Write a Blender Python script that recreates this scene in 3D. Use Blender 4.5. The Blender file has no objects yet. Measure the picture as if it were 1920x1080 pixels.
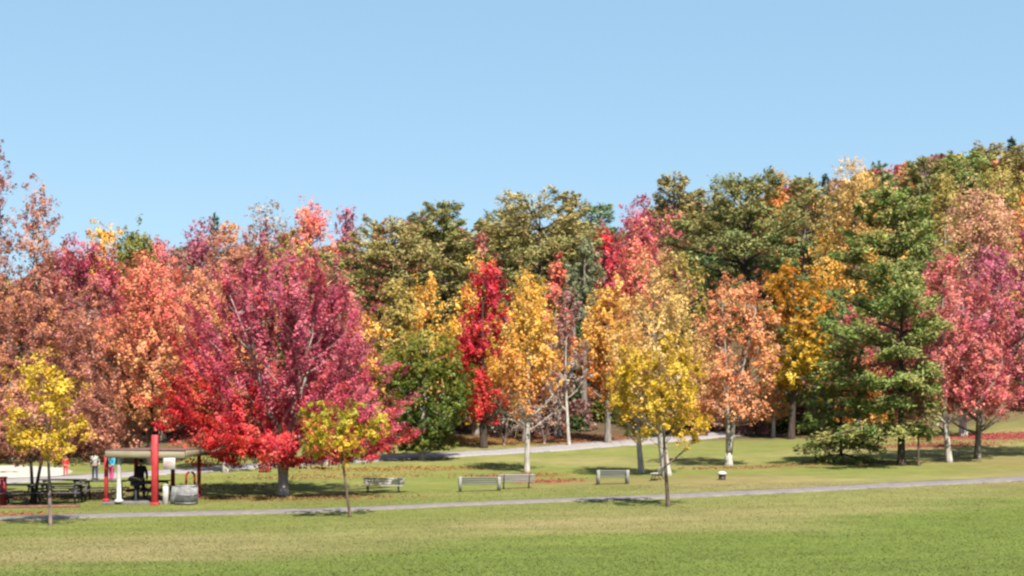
import bpy, math, random
import numpy as np

# ------------------------------------------------------------------ camera, sky, sun, exposure
F = 2600.0            # focal length in pixels of a 1920 wide frame
YH = 780.0            # horizon row of that frame
ZC = 2.2              # eye height
scene = bpy.context.scene
COL = scene.collection
cd = bpy.data.cameras.new('camera'); cam = bpy.data.objects.new('camera', cd); COL.objects.link(cam)
cd.sensor_width = 36.0; cd.lens = 36.0 * F / 1920.0
cd.shift_y = (YH - 540.0) / 1920.0
cd.clip_start = 0.1; cd.clip_end = 8000
cam.location = (0, 0, ZC); cam.rotation_euler = (math.radians(90), 0, 0)
scene.camera = cam

SUN_EL, SUN_ROT = math.radians(55), math.radians(160)     # behind the camera, to its right
world = bpy.data.worlds.new('World'); scene.world = world; world.use_nodes = True
wn = world.node_tree.nodes; wl = world.node_tree.links
bg = wn['Background']
sky = wn.new('ShaderNodeTexSky'); sky.sky_type = 'NISHITA'; sky.sun_disc = False
sky.sun_elevation = SUN_EL; sky.sun_rotation = SUN_ROT
sky.altitude = 200; sky.air_density = 1.0; sky.dust_density = 1.2; sky.ozone_density = 1.0
smix = wn.new('ShaderNodeMix'); smix.data_type = 'RGBA'; smix.inputs[0].default_value = 0.70      # evens out the clear autumn sky
smix.inputs[7].default_value = (1.18, 2.05, 2.74, 1)
wl.new(sky.outputs['Color'], smix.inputs[6]); wl.new(smix.outputs[2], bg.inputs['Color']); bg.inputs['Strength'].default_value = 0.094
sl = bpy.data.lights.new('sun', 'SUN'); sun = bpy.data.objects.new('sun', sl); COL.objects.link(sun)
sl.energy = 5.0; sl.angle = math.radians(0.5); sl.color = (1.0, 0.93, 0.82)
sun.rotation_euler = (math.pi/2 - SUN_EL, 0, math.pi - SUN_ROT)
sun.location = (10, -30, 60)
scene.view_settings.view_transform = 'Standard'; scene.view_settings.look = 'None'
scene.view_settings.exposure = 1.5; scene.view_settings.gamma = 1.0
scene.render.engine = 'CYCLES'
scene.cycles.filter_width = 2.5
scene.cycles.max_bounces = 6; scene.cycles.diffuse_bounces = 2; scene.cycles.transmission_bounces = 3

# ------------------------------------------------------------------ helpers
def lin(c):
    c = np.asarray(c, float) / 255.0
    return np.where(c <= 0.04045, c / 12.92, ((c + 0.055) / 1.055) ** 2.4)

def tag(o, label=None, cat=None, group=None, kind=None):
    if label: o['label'] = label
    if cat: o['category'] = cat
    if group: o['group'] = group
    if kind: o['kind'] = kind
    return o

def empty(name, loc=(0, 0, 0), rz=0.0):
    o = bpy.data.objects.new(name, None); COL.objects.link(o)
    o.location = loc; o.rotation_euler = (0, 0, rz); o.empty_display_size = 0.3
    return o

def copy_tree(o, parent=None):
    c = o.copy(); COL.objects.link(c)
    c.parent = parent
    for ch in list(o.children): copy_tree(ch, c)
    return c

def np_mesh(name, V, Q, mat, parent=None, colors=None, smooth=False, T=None):
    """V (n,3) points, Q (m,4) quads (a quad whose last two indices match is not allowed), T optional triangles"""
    me = bpy.data.meshes.new(name)
    V = np.asarray(V, np.float32)
    Q = np.asarray(Q, np.int32).reshape(-1, 4) if Q is not None and len(Q) else np.zeros((0, 4), np.int32)
    T = np.asarray(T, np.int32).reshape(-1, 3) if T is not None and len(T) else np.zeros((0, 3), np.int32)
    me.vertices.add(len(V)); me.vertices.foreach_set('co', V.ravel())
    nl = Q.size + T.size
    me.loops.add(nl); me.loops.foreach_set('vertex_index', np.concatenate([Q.ravel(), T.ravel()]))
    npoly = len(Q) + len(T)
    me.polygons.add(npoly)
    ls = np.concatenate([np.arange(len(Q)) * 4, Q.size + np.arange(len(T)) * 3]).astype(np.int32)
    me.polygons.foreach_set('loop_start', ls)
    if smooth: me.polygons.foreach_set('use_smooth', np.ones(npoly, bool))
    if colors is not None:
        at = me.color_attributes.new('tint', 'FLOAT_COLOR', 'POINT')
        c4 = np.ones((len(V), 4), np.float32); c4[:, :3] = colors
        at.data.foreach_set('color', c4.ravel())
    me.update(calc_edges=True); me.validate()
    me.materials.append(mat)
    o = bpy.data.objects.new(name, me); COL.objects.link(o)
    if parent is not None: o.parent = parent
    return o

class MB:
    """collects boxes and tubes into one mesh"""
    def __init__(s): s.V = []; s.Q = []; s.T = []; s.n = 0
    def add(s, V, Q=(), T=()):
        V = np.asarray(V, float)
        s.V.append(V)
        if len(Q): s.Q.append(np.asarray(Q, int) + s.n)
        if len(T): s.T.append(np.asarray(T, int) + s.n)
        s.n += len(V); return s
    def box(s, c, size, rot=None, bev=0.0):
        hx, hy, hz = [k / 2 for k in size]
        b = min(bev, hx * .9, hy * .9, hz * .9)
        if b <= 0:
            P = np.array([[x, y, z] for z in (-hz, hz) for (x, y) in ((-hx, -hy), (hx, -hy), (hx, hy), (-hx, hy))])
            Q = [[3, 2, 1, 0], [4, 5, 6, 7], [0, 1, 5, 4], [1, 2, 6, 5], [2, 3, 7, 6], [3, 0, 4, 7]]
        else:                                   # chamfered top, bottom and vertical edges
            def ring(e, z):
                a, d = hx - e, hy - e
                return [[-a + b, -d, z], [a - b, -d, z], [a, -d + b, z], [a, d - b, z], [a - b, d, z], [-a + b, d, z], [-a, d - b, z], [-a, -d + b, z]]
            P = np.array(ring(b, -hz) + ring(0, -hz + b) + ring(0, hz - b) + ring(b, hz))
            Q = []
            for r in range(3):
                for k in range(8):
                    a0 = r * 8 + k; a1 = r * 8 + (k + 1) % 8
                    Q.append([a0, a1, a1 + 8, a0 + 8])
            for o_, rev in ((0, True), (24, False)):
                for q in ((0, 1, 2, 3), (0, 3, 4, 7), (4, 5, 6, 7)):
                    q = [o_ + k for k in q]; Q.append(q[::-1] if rev else q)
        if rot is not None: P = P @ np.asarray(rot).T
        return s.add(P + np.asarray(c, float), Q)
    def tube(s, pts, rad, sides=6, cap=True):
        V, Q, T = tube(np.asarray(pts, float), rad, sides, cap)
        return s.add(V, Q, T)
    def build(s, name, mat, parent=None, smooth=False):
        return np_mesh(name, np.concatenate(s.V), np.concatenate(s.Q) if s.Q else None, mat, parent, None, smooth,
                       np.concatenate(s.T) if s.T else None)

def rot(ax, a):
    c, s_ = math.cos(a), math.sin(a)
    return {'x': np.array([[1, 0, 0], [0, c, -s_], [0, s_, c]]), 'y': np.array([[c, 0, s_], [0, 1, 0], [-s_, 0, c]]),
            'z': np.array([[c, -s_, 0], [s_, c, 0], [0, 0, 1]])}[ax]

def tube(P, rad, sides=6, cap=True):
    n = len(P); rad = np.broadcast_to(np.asarray(rad, float), (n,))
    T = np.gradient(P, axis=0); T /= np.linalg.norm(T, axis=1, keepdims=True) + 1e-9
    ref = np.array([1.0, 0, 0]) if abs(T[:, 2]).mean() > .6 else np.array([0, 0, 1.0])
    A = np.cross(T, ref); A /= np.linalg.norm(A, axis=1, keepdims=True) + 1e-9
    B = np.cross(T, A)
    an = np.arange(sides) / sides * 2 * math.pi
    V = (P[:, None] + rad[:, None, None] * (np.cos(an)[None, :, None] * A[:, None] + np.sin(an)[None, :, None] * B[:, None])).reshape(-1, 3)
    i = np.arange(n - 1)[:, None] * sides; k = np.arange(sides)[None]; k2 = (k + 1) % sides
    Q = np.stack([i + k, i + k2, i + sides + k2, i + sides + k], -1).reshape(-1, 4)
    Tt = np.zeros((0, 3), int)
    if cap:
        V = np.concatenate([V, P[:1], P[-1:]])
        c0 = n * sides; kk = np.arange(sides); k3 = (kk + 1) % sides; e = (n - 1) * sides
        Tt = np.concatenate([np.stack([k3, kk, np.full(sides, c0)], -1), np.stack([e + kk, e + k3, np.full(sides, c0 + 1)], -1)])
    return V, Q, Tt

# ------------------------------------------------------------------ materials
def new_mat(name):
    m = bpy.data.materials.new(name); m.use_nodes = True
    return m, m.node_tree.nodes, m.node_tree.links, m.node_tree.nodes['Principled BSDF']

ALB = 0.68      # one scale for all surface colours, set against the exposure
def noisy(name, c1, c2, scale=8.0, rough=0.8, bump=0.2, stretch=(1, 1, 1), spec=0.3, metal=0.0, detail=6):
    c1 = [v * ALB for v in c1]; c2 = [v * ALB for v in c2]
    m, n, l, p = new_mat(name)
    tc = n.new('ShaderNodeTexCoord'); mp = n.new('ShaderNodeMapping'); mp.inputs['Scale'].default_value = stretch
    nt = n.new('ShaderNodeTexNoise'); nt.inputs['Scale'].default_value = scale; nt.inputs['Detail'].default_value = detail
    cr = n.new('ShaderNodeValToRGB')
    cr.color_ramp.elements[0].position = 0.32; cr.color_ramp.elements[1].position = 0.68
    cr.color_ramp.elements[0].color = (*c1, 1); cr.color_ramp.elements[1].color = (*c2, 1)
    l.new(tc.outputs['Object'], mp.inputs['Vector']); l.new(mp.outputs['Vector'], nt.inputs['Vector'])
    l.new(nt.outputs['Fac'], cr.inputs['Fac']); l.new(cr.outputs['Color'], p.inputs['Base Color'])
    p.inputs['Roughness'].default_value = rough; p.inputs['Specular IOR Level'].default_value = spec; p.inputs['Metallic'].default_value = metal
    if bump:
        b = n.new('ShaderNodeBump'); b.inputs['Strength'].default_value = bump; b.inputs['Distance'].default_value = 0.03
        l.new(nt.outputs['Fac'], b.inputs['Height']); l.new(b.outputs['Normal'], p.inputs['Normal'])
    return m

def leaf_material(name, transl=0.35, rough=0.5):
    m, n, l, p = new_mat(name)
    at = n.new('ShaderNodeVertexColor'); at.layer_name = 'tint'
    tr = n.new('ShaderNodeBsdfTranslucent'); mx = n.new('ShaderNodeMixShader'); mx.inputs['Fac'].default_value = transl
    l.new(at.outputs['Color'], p.inputs['Base Color']); l.new(at.outputs['Color'], tr.inputs['Color'])
    p.inputs['Roughness'].default_value = rough; p.inputs['Specular IOR Level'].default_value = 0.25
    out = n['Material Output']
    l.new(p.outputs['BSDF'], mx.inputs[1]); l.new(tr.outputs['BSDF'], mx.inputs[2]); l.new(mx.outputs['Shader'], out.inputs['Surface'])
    return m

M = {}
M['leaf'] = leaf_material('autumn_leaf', 0.34)
M['needle'] = leaf_material('pine_needle', 0.22, 0.6)
M['bark_grey'] = noisy('bark_grey', (.13, .11, .095), (.30, .265, .235), 9, .9, .6, (1, 1, .25))
M['bark_pale'] = noisy('bark_pale', (.26, .235, .20), (.56, .52, .465), 7, .85, .5, (1, 1, .3))
M['bark_brown'] = noisy('bark_brown', (.07, .05, .037), (.17, .125, .09), 9, .9, .6, (1, 1, .25))
M['bark_dark'] = noisy('bark_dark', (.03, .022, .018), (.085, .06, .045), 9, .9, .6, (1, 1, .25))
M['bark_twig'] = noisy('bark_twig', (.16, .11, .10), (.30, .22, .20), 9, .9, .3, (1, 1, .25))
M['asphalt'] = noisy('weathered_asphalt', (.140, .122, .120), (.215, .190, .186), 3.5, .9, .15)
M['slab'] = noisy('shaded_slab', (.10, .095, .09), (.17, .16, .15), 5, .85, .15)  # concrete with the shade under the roof put into its colour
M['pale_asphalt'] = noisy('pale_asphalt', (.22, .20, .20), (.31, .29, .29), 3.5, .9, .15)
M['concrete'] = noisy('concrete', (.26, .25, .24), (.40, .385, .36), 6, .85, .15)
M['pad'] = noisy('pale_gravel', (.36, .33, .29), (.48, .44, .385), 2.5, .95, .2)
M['brick'] = noisy('brick_paving', (.13, .05, .04), (.25, .11, .08), 7, .9, .2)
M['bench_wood'] = noisy('weathered_bench_wood', (.26, .245, .25), (.42, .40, .405), 5, .8, .25, (.2, 3, 3))
M['bench_green'] = noisy('greyish_green_bench_wood', (.16, .17, .155), (.26, .27, .24), 5, .8, .25, (.2, 3, 3))
M['dark_metal'] = noisy('dark_brown_metal', (.035, .027, .018), (.06, .045, .03), 12, .6, .1)
M['red_paint'] = noisy('red_paint', (.34, .022, .03), (.52, .04, .045), 3.5, .6, .15)
M['dark_red'] = noisy('dull_red_paint', (.20, .01, .02), (.32, .02, .035), 5, .55, .1)
M['white_paint'] = noisy('white_paint', (.36, .35, .33), (.56, .55, .52), 6, .6, .08)
M['fascia'] = noisy('beige_fascia', (.20, .175, .115), (.31, .27, .18), 4, .7, .1, (.3, 2, 2))
M['roof'] = noisy('roof_shingle', (.10, .055, .05), (.17, .10, .09), 10, .9, .4)
M['dark_wood'] = noisy('dark_table_wood', (.045, .04, .045), (.10, .09, .095), 6, .8, .2, (.3, 2, 2))
M['mesh_grey'] = noisy('galvanised_grey', (.20, .20, .21), (.40, .40, .40), 5, .5, .1, metal=.2)
M['skin'] = noisy('skin', (.50, .30, .22), (.58, .36, .27), 20, .6, 0)
M['cloth_cyan'] = noisy('cyan_cloth', (.02, .36, .58), (.03, .44, .68), 14, .9, .2)
M['cloth_pink'] = noisy('magenta_cloth', (.45, .05, .18), (.55, .08, .24), 14, .9, .2)
M['cloth_red'] = noisy('red_cloth', (.65, .03, .05), (.78, .06, .08), 14, .9, .2)
M['cloth_black'] = noisy('black_cloth', (.012, .014, .018), (.03, .034, .04), 14, .9, .2)
M['cloth_blue'] = noisy('navy_cloth', (.02, .03, .08), (.035, .05, .12), 14, .9, .2)
M['hair'] = noisy('dark_hair', (.015, .01, .008), (.04, .028, .02), 20, .6, .3)
M['shoe'] = noisy('dark_shoe', (.02, .02, .02), (.04, .04, .04), 20, .6, .1)
M['print_red'] = noisy('faded_red_print', (.62, .24, .22), (.7, .32, .3), 10, .7, 0)

# ------------------------------------------------------------------ terrain
# knots: picture column, picture row, distance  ->  world point on the ground
def px_point(px, py, d): return ((px - 960) / F * d, d, ZC + (YH - py) / F * d)
KN = [px_point(*k) for k in [
    (100, 1075, 24.5), (960, 1080, 24), (1820, 1080, 24), (300, 1030, 32), (960, 1028, 32), (1700, 1015, 33),
    (0, 980, 44), (657, 962, 46), (960, 946, 48), (1255, 938, 50), (1600, 918, 54), (1920, 902, 58), (-500, 986, 42), (2500, 872, 64),
    (340, 945, 51), (530, 930, 56), (720, 925, 57), (900, 920, 57.5), (1150, 907, 59), (1365, 872, 70), (1690, 872, 67), (1850, 862, 70),
    (0, 902, 66), (0, 876, 76), (300, 887, 70), (613, 871, 74), (790, 862, 76), (900, 853, 79), (1100, 838, 85), (1250, 824, 91), (1430, 808, 98),
    (300, 850, 84), (700, 828, 88), (1000, 818, 92), (1450, 798, 104), (1810, 815, 87), (1920, 806, 90)]]
KN += [(-8, 10, 0.25), (8, 10, 0.25), (0, 0, .55), (-20, 0, .5), (20, 0, .6), (0, -20, .6)]
KN += [((px - 960) / F * d, d, z) for px, d, z in [
    (0, 110, 3.0), (480, 110, 3.8), (960, 112, 4.8), (1440, 115, 6.5), (1920, 110, 7.5),
    (0, 150, 8.5), (480, 150, 10.5), (960, 150, 12.), (1440, 150, 15.5), (1920, 150, 19.5),
    (0, 175, 10), (960, 175, 13.5), (1920, 175, 22), (0, 240, 10), (960, 240, 13), (1920, 240, 21)]]
KN += [(-90, 20, -.3), (90, 20, .9), (-90, 50, -1.3), (90, 50, .8), (-90, 100, 2), (90, 100, 7), (-90, 150, 8), (90, 150, 21), (-90, 240, 9), (90, 240, 22)]
KN = np.array(KN)
def _U(r2): return r2 * np.log(r2 + 1e-9) * .5
_n = len(KN)
_A = np.zeros((_n + 3, _n + 3))
_d2 = ((KN[:, None, :2] - KN[None, :, :2]) ** 2).sum(-1)
_A[:_n, :_n] = _U(_d2) + np.eye(_n) * 8.0
_A[:_n, _n] = 1; _A[:_n, _n + 1:] = KN[:, :2]; _A[_n, :_n] = 1; _A[_n + 1:, :_n] = KN[:, :2].T
_W = np.linalg.solve(_A, np.concatenate([KN[:, 2], np.zeros(3)]))
def G(x, y):
    x = np.clip(np.asarray(x, float), -90, 90); y = np.clip(np.asarray(y, float), -20, 240)
    x, y = np.broadcast_arrays(x, y); sh = x.shape; x = x.ravel(); y = y.ravel()
    r2 = (x[:, None] - KN[None, :, 0]) ** 2 + (y[:, None] - KN[None, :, 1]) ** 2
    z = _U(r2) @ _W[:_n] + _W[_n] + _W[_n + 1] * x + _W[_n + 2] * y
    return z.reshape(sh)
_ds = np.arange(16, 200, .1)
def hit(px, py):
    """where the sight line through a picture point meets the ground"""
    gx = (px - 960) / F * _ds; h = ZC + (YH - py) / F * _ds - G(gx, _ds)
    k = np.argmax(h <= 0)
    return np.array([gx[k], _ds[k], float(G(gx[k], _ds[k]))])

# smooth value noise
_rng = np.random.default_rng(5)
_NT = _rng.random((64, 64))
def vnoise(x, y):
    xi = np.floor(x).astype(int); yi = np.floor(y).astype(int); fx = x - xi; fy = y - yi
    fx = fx * fx * (3 - 2 * fx); fy = fy * fy * (3 - 2 * fy)
    g = lambda a, b: _NT[a % 64, b % 64]
    return (g(xi, yi) * (1 - fx) + g(xi + 1, yi) * fx) * (1 - fy) + (g(xi, yi + 1) * (1 - fx) + g(xi + 1, yi + 1) * fx) * fy
def fbm(x, y): return (vnoise(x, y) + .5 * vnoise(x * 2.1 + 7, y * 2.1 + 3) + .25 * vnoise(x * 4.3 + 1, y * 4.3 + 9)) / 1.75

GREEN = np.array([.165, .185, .046]); LUSH = np.array([.112, .165, .024]); STRAW = np.array([.25, .215, .092]); TAN = np.array([.23, .165, .08]); SOIL = np.array([.060, .042, .027])
litter_spots = []      # (x, y, radius x, radius y, colour) filled in before the ground is built
def sstep(a, b, v):
    t = np.clip((v - a) / (b - a), 0, 1); return t * t * (3 - 2 * t)
def lawn_colour(x, y):
    n1 = fbm(x / 9 + 11, y / 5 + 4); n2 = fbm(x / 2.4, y / 1.6 + 30); n3 = fbm(x / 22 + 3, y / 14)
    straw = np.clip((n1 - .42) * 2.6 + (n2 - .5) * .9, 0, 1)
    line = 27 + (x + 7) * .85                                     # freshly mown, greener part of the lawn lies this side
    lush = sstep(3.5, -3.5, y - line + (n1 - .5) * 9)
    band = np.exp(-((y - (line + 6)) / 6.5) ** 2)                  # dry strip before the path
    straw = np.clip(straw * .75 + band * .42 - lush * .62 + sstep(60, 74, y) * .12, 0, 1)
    c = GREEN * (1 - straw[..., None]) + STRAW * straw[..., None]
    c = c * (1 - .55 * lush[..., None] * (n2 > 0)[..., None]) + LUSH * .55 * lush[..., None]
    far = sstep(84, 92, y - x * .15 + (n1 - .5) * 6)               # woodland floor, its soil darkened to stand in for tree shade
    c = c * (1 - far[..., None]) + (SOIL * .72 + TAN * .28) * far[..., None]
    tan = np.clip((n3 - .5) * 3, 0, .5) * sstep(52, 60, y)
    c = c * (1 - tan[..., None]) + TAN * tan[..., None]
    for (lx, ly, rx, ry, lc) in litter_spots:
        m = np.clip(1.3 - np.sqrt(((x - lx) / rx) ** 2 + ((y - ly) / ry) ** 2) + (n2 - .5) * .8, 0, 1) * .6
        c = c * (1 - m[..., None]) + np.asarray(lc) * m[..., None]
    n4 = fbm(x / 3.2 + 50, y / 1.1 + 8); n5 = fbm(x / .5, y / .4)
    return .90 * ALB * c * (.80 + .22 * n2[..., None] + .18 * n4[..., None] + .10 * (n5[..., None] - .5))

def litter_at(px, py, rx, ry, rgb, k=.55):
    p = hit(px, py); litter_spots.append((p[0], p[1], rx, ry, lin(rgb) * k))
litter_at(1900, 818, 6.5, 3.2, (205, 75, 95)); litter_at(1760, 835, 3.5, 2.0, (190, 90, 90))
litter_at(1030, 903, 1.7, 1.0, (205, 95, 90)); litter_at(960, 893, 2.6, 1.4, (190, 120, 80)); litter_at(1060, 822, 5, 3, (185, 115, 85))
litter_at(530, 935, 4.5, 1.5, (172, 135, 85)); litter_at(760, 880, 5, 1.5, (190, 150, 90)); litter_at(600, 895, 5, 1.5, (190, 160, 100))
litter_at(1380, 878, 3.0, 1.0, (190, 145, 100)); litter_at(1560, 870, 3.0, 1.3, (175, 130, 80)); litter_at(880, 828, 6, 3, (190, 140, 80))
litter_at(380, 915, 4, 2, (150, 130, 75)); litter_at(40, 965, 1.6, .6, (200, 130, 100)); litter_at(60, 930, 4.5, 2.2, (130, 80, 60))  # last patch: rust litter, its dark tone also painting the grove's shade

def build_ground():
    m, n, l, p = new_mat('lawn')
    at = n.new('ShaderNodeVertexColor'); at.layer_name = 'tint'
    tc = n.new('ShaderNodeTexCoord')
    n1 = n.new('ShaderNodeTexNoise'); n1.inputs['Scale'].default_value = 7; n1.inputs['Detail'].default_value = 8; n1.inputs['Roughness'].default_value = .7
    n2 = n.new('ShaderNodeTexNoise'); n2.inputs['Scale'].default_value = 1.1; n2.inputs['Detail'].default_value = 5
    mp = n.new('ShaderNodeMapRange'); mp.inputs['From Min'].default_value = .3; mp.inputs['From Max'].default_value = .7; mp.inputs['To Min'].default_value = .84; mp.inputs['To Max'].default_value = 1.14
    mp2 = n.new('ShaderNodeMapRange'); mp2.inputs['From Min'].default_value = .3; mp2.inputs['From Max'].default_value = .7; mp2.inputs['To Min'].default_value = .88; mp2.inputs['To Max'].default_value = 1.12
    mm = n.new('ShaderNodeMath'); mm.operation = 'MULTIPLY'
    vm = n.new('ShaderNodeVectorMath'); vm.operation = 'SCALE'
    l.new(tc.outputs['Object'], n1.inputs['Vector']); l.new(tc.outputs['Object'], n2.inputs['Vector'])
    l.new(n1.outputs['Fac'], mp.inputs['Value']); l.new(n2.outputs['Fac'], mp2.inputs['Value'])
    l.new(mp.outputs['Result'], mm.inputs[0]); l.new(mp2.outputs['Result'], mm.inputs[1])
    l.new(at.outputs['Color'], vm.inputs[0]); l.new(mm.outputs['Value'], vm.inputs['Scale'])
    l.new(vm.outputs['Vector'], p.inputs['Base Color'])
    b = n.new('ShaderNodeBump'); b.inputs['Strength'].default_value = .35; b.inputs['Distance'].default_value = .05
    l.new(n1.outputs['Fac'], b.inputs['Height']); l.new(b.outputs['Normal'], p.inputs['Normal'])
    p.inputs['Roughness'].default_value = .9; p.inputs['Specular IOR Level'].default_value = .1
    xs = np.concatenate([[-4000, -1200, -400, -180, -130, -90], np.arange(-86, -40, 2), np.arange(-40, 40.01, .5), np.arange(42, 88, 2), [90, 130, 180, 400, 1200, 4000]])
    ys = np.concatenate([[-3000, -600, -120, -40], np.arange(-20, 16, 3), np.arange(16, 100, .5), np.arange(100, 180, 2), np.arange(180, 240, 5), [240, 300, 500, 1200, 5000]])
    X, Y = np.meshgrid(xs, ys); Z = G(X, Y)
    nx = len(xs); ny = len(ys)
    i = (np.arange(ny - 1)[:, None] * nx + np.arange(nx - 1)[None]).ravel()
    Q = np.stack([i, i + 1, i + nx + 1, i + nx], -1)
    o = np_mesh('ground', np.stack([X, Y, Z], -1).reshape(-1, 3), Q, m, None, lawn_colour(X, Y).reshape(-1, 3), True)
    tag(o, kind='structure')
build_ground()

def resample(P, step):
    P = np.asarray(P, float); s = np.concatenate([[0], np.cumsum(np.linalg.norm(np.diff(P[:, :2], axis=0), axis=1))])
    t = np.linspace(0, s[-1], max(2, int(s[-1] / step)))
    # smooth through the points
    x = np.interp(t, s, P[:, 0]); y = np.interp(t, s, P[:, 1])
    k = np.ones(9) / 9
    xe = np.convolve(np.pad(x, 4, mode='reflect', reflect_type='odd'), k, 'valid'); ye = np.convolve(np.pad(y, 4, mode='reflect', reflect_type='odd'), k, 'valid')
    return np.stack([xe, ye], -1)
def path_strip(name, P, w, mat, lift=.03):
    C = resample(P, .5); T = np.gradient(C, axis=0); T /= np.linalg.norm(T, axis=1, keepdims=True); N = np.stack([-T[:, 1], T[:, 0]], -1)
    rg = np.random.default_rng(3)
    offs = np.array([-.5, -.498, -.25, 0, .25, .498, .5]); dz = np.array([-.08, 0, .008, .014, .008, 0, -.08])
    V = []
    for k, (o_, z_) in enumerate(zip(offs, dz)):
        jit = (fbm(C[:, 0] * 1.3 + k, C[:, 1] * 1.3) - .5) * .42 * (abs(o_) > .4)
        q = C + N * (o_ * w + np.sign(o_) * jit)[:, None]
        V.append(np.concatenate([q, (G(q[:, 0], q[:, 1]) + lift + z_)[:, None]], 1))
    V = np.stack(V, 1); n, m_ = V.shape[:2]
    i = (np.arange(n - 1)[:, None] * m_ + np.arange(m_ - 1)[None]).ravel()
    Q = np.stack([i, i + m_, i + m_ + 1, i + 1], -1)
    return tag(np_mesh(name, V.reshape(-1, 3), Q[:, ::-1], mat, None, None, True), kind='structure')
near_pts = [hit(*p) for p in [(-250, 986), (0, 972), (200, 967), (420, 962), (657, 956), (840, 947), (960, 942), (1100, 937), (1255, 931), (1430, 923), (1600, 914), (1760, 906), (1920, 898)]]
near_pts.append(near_pts[-1] + (near_pts[-1] - near_pts[-2]) * 3)
path_strip('near_path', near_pts, 1.75, M['asphalt'])
far_pts = [hit(*p) for p in [(-150, 908), (60, 901), (250, 889), (420, 878), (613, 866), (790, 855), (900, 850), (1000, 844), (1100, 836), (1250, 824), (1430, 809)]]
far_pts.append(far_pts[-1] + (far_pts[-1] - far_pts[-2]) * 1.2)
path_strip('far_path', far_pts, 3.3, M['pale_asphalt'])
def ground_patch(name, pts, mat, lift):
    P = np.array([hit(*p)[:2] for p in pts]); c = P.mean(0)
    R = []
    for f in np.linspace(0, 1, 12)[1:]:
        ring = []
        for k in range(len(P)):
            for u in np.linspace(0, 1, 6)[:-1]: ring.append(c + (P[k] * (1 - u) + P[(k + 1) % len(P)] * u - c) * f)
        R.append(ring)
    R = np.array(R); nr, nk = R.shape[:2]
    edge = R[-1:]; Z = G(R[..., 0], R[..., 1]) + lift
    V = np.concatenate([R.reshape(-1, 2), edge.reshape(-1, 2), [c]]); z = np.concatenate([Z.ravel(), Z[-1] - .1, [G(*c) + lift]])
    V = np.concatenate([V, z[:, None]], 1)
    Q = [[a * nk + k, a * nk + (k + 1) % nk, (a + 1) * nk + (k + 1) % nk, (a + 1) * nk + k] for a in range(nr) for k in range(nk)]
    T = [[len(V) - 1, (k + 1) % nk, k] for k in range(nk)]
    return tag(np_mesh(name, V, np.array(Q)[:, ::-1], mat, None, None, True, T), kind='structure')
ground_patch('gravel_yard', [(-160, 899), (40, 895), (120, 892), (137, 885), (120, 878), (40, 873), (-160, 876)], M['pad'], .035)

# ------------------------------------------------------------------ grass and fallen leaves
def leaf_quads(C, Nn, A, L, W, fold=.12):
    """rhombic leaves: centre, normal, long axis, length, width -> 4 vertices each"""
    A = A - Nn * (A * Nn).sum(1, keepdims=True); A /= np.linalg.norm(A, axis=1, keepdims=True) + 1e-9
    B = np.cross(Nn, A)
    L = np.asarray(L)[:, None]; W = np.asarray(W)[:, None]
    V = np.stack([C - A * L * .5, C - B * W * .5 + A * L * .08 + Nn * W * fold, C + A * L * .5, C + B * W * .5 + A * L * .08 + Nn * W * fold], 1)
    return V.reshape(-1, 3), np.arange(len(C) * 4).reshape(-1, 4)
def rnd_unit(rg, n):
    v = rg.normal(size=(n, 3)); return v / (np.linalg.norm(v, axis=1, keepdims=True) + 1e-9)

def build_grass():
    rg = np.random.default_rng(11)
    n = 330000
    u = rg.random(n)
    y = 21 + 37 * u ** 1.15; x = (rg.random(n) - .5) * 2 * (y * .40 + 2)
    c = lawn_colour(x, y)
    from_path = np.full(n, 9.0)
    C = resample(near_pts, .5)
    for a in range(0, n, 20000):
        d2 = ((x[a:a + 20000, None] - C[None, :, 0]) ** 2 + (y[a:a + 20000, None] - C[None, :, 1]) ** 2).min(1); from_path[a:a + 20000] = np.sqrt(d2)
    keep = from_path > 1.08
    x, y, c = x[keep], y[keep], c[keep]; n = len(x)
    h = .010 + .020 * rg.random(n) ** 2; w = .014 + .014 * rg.random(n)
    z = G(x, y) - .005
    a = rg.random(n) * 6.283; lean = rg.normal(size=(n, 2)) * .03
    P = np.stack([x, y, z], 1); s = np.stack([np.cos(a) * w, np.sin(a) * w, np.zeros(n)], 1)
    top = P + np.stack([lean[:, 0], lean[:, 1], h], 1)
    V = np.stack([P - s, P + s, top], 1).reshape(-1, 3)
    col = np.repeat(c * (1.04 + .2 * rg.random((n, 1))), 3, 0)
    o = np_mesh('grass', V, None, M['leaf'], None, col, False, np.arange(n * 3).reshape(-1, 3))
    tag(o, 'short green and straw coloured lawn grass', 'grass', kind='stuff')
build_grass()

def build_litter():
    rg = np.random.default_rng(12); Cs = []; cols = []
    for (lx, ly, rx, ry, lc) in litter_spots:
        n = int(rx * ry * 100)
        r = np.sqrt(rg.random(n)) * rg.choice([.7, 1.0, 1.3], n); a = rg.random(n) * 6.283
        x = lx + rx * r * np.cos(a); y = ly + ry * r * np.sin(a)
        Cs.append(np.stack([x, y, G(x, y) + .03 + .03 * rg.random(n)], 1)); cols.append(ALB * np.asarray(lc) * (.6 + .9 * rg.random((n, 1))) * (1 + .25 * rg.normal(size=(n, 3)) * [.4, .6, .4]))
    C = np.concatenate(Cs); n = len(C)
    Nn = rnd_unit(rg, n) * .5 + [0, 0, 1]; Nn /= np.linalg.norm(Nn, axis=1, keepdims=True)
    V, Q = leaf_quads(C, Nn, rnd_unit(rg, n), .11 + .06 * rg.random(n), .07 + .04 * rg.random(n))
    o = np_mesh('fallen_leaves', V, Q, M['leaf'], None, np.repeat(np.clip(np.concatenate(cols), .01, .8), 4, 0))
    tag(o, 'red and tan fallen leaves scattered under the trees', 'fallen leaves', kind='stuff')
build_litter()

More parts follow.
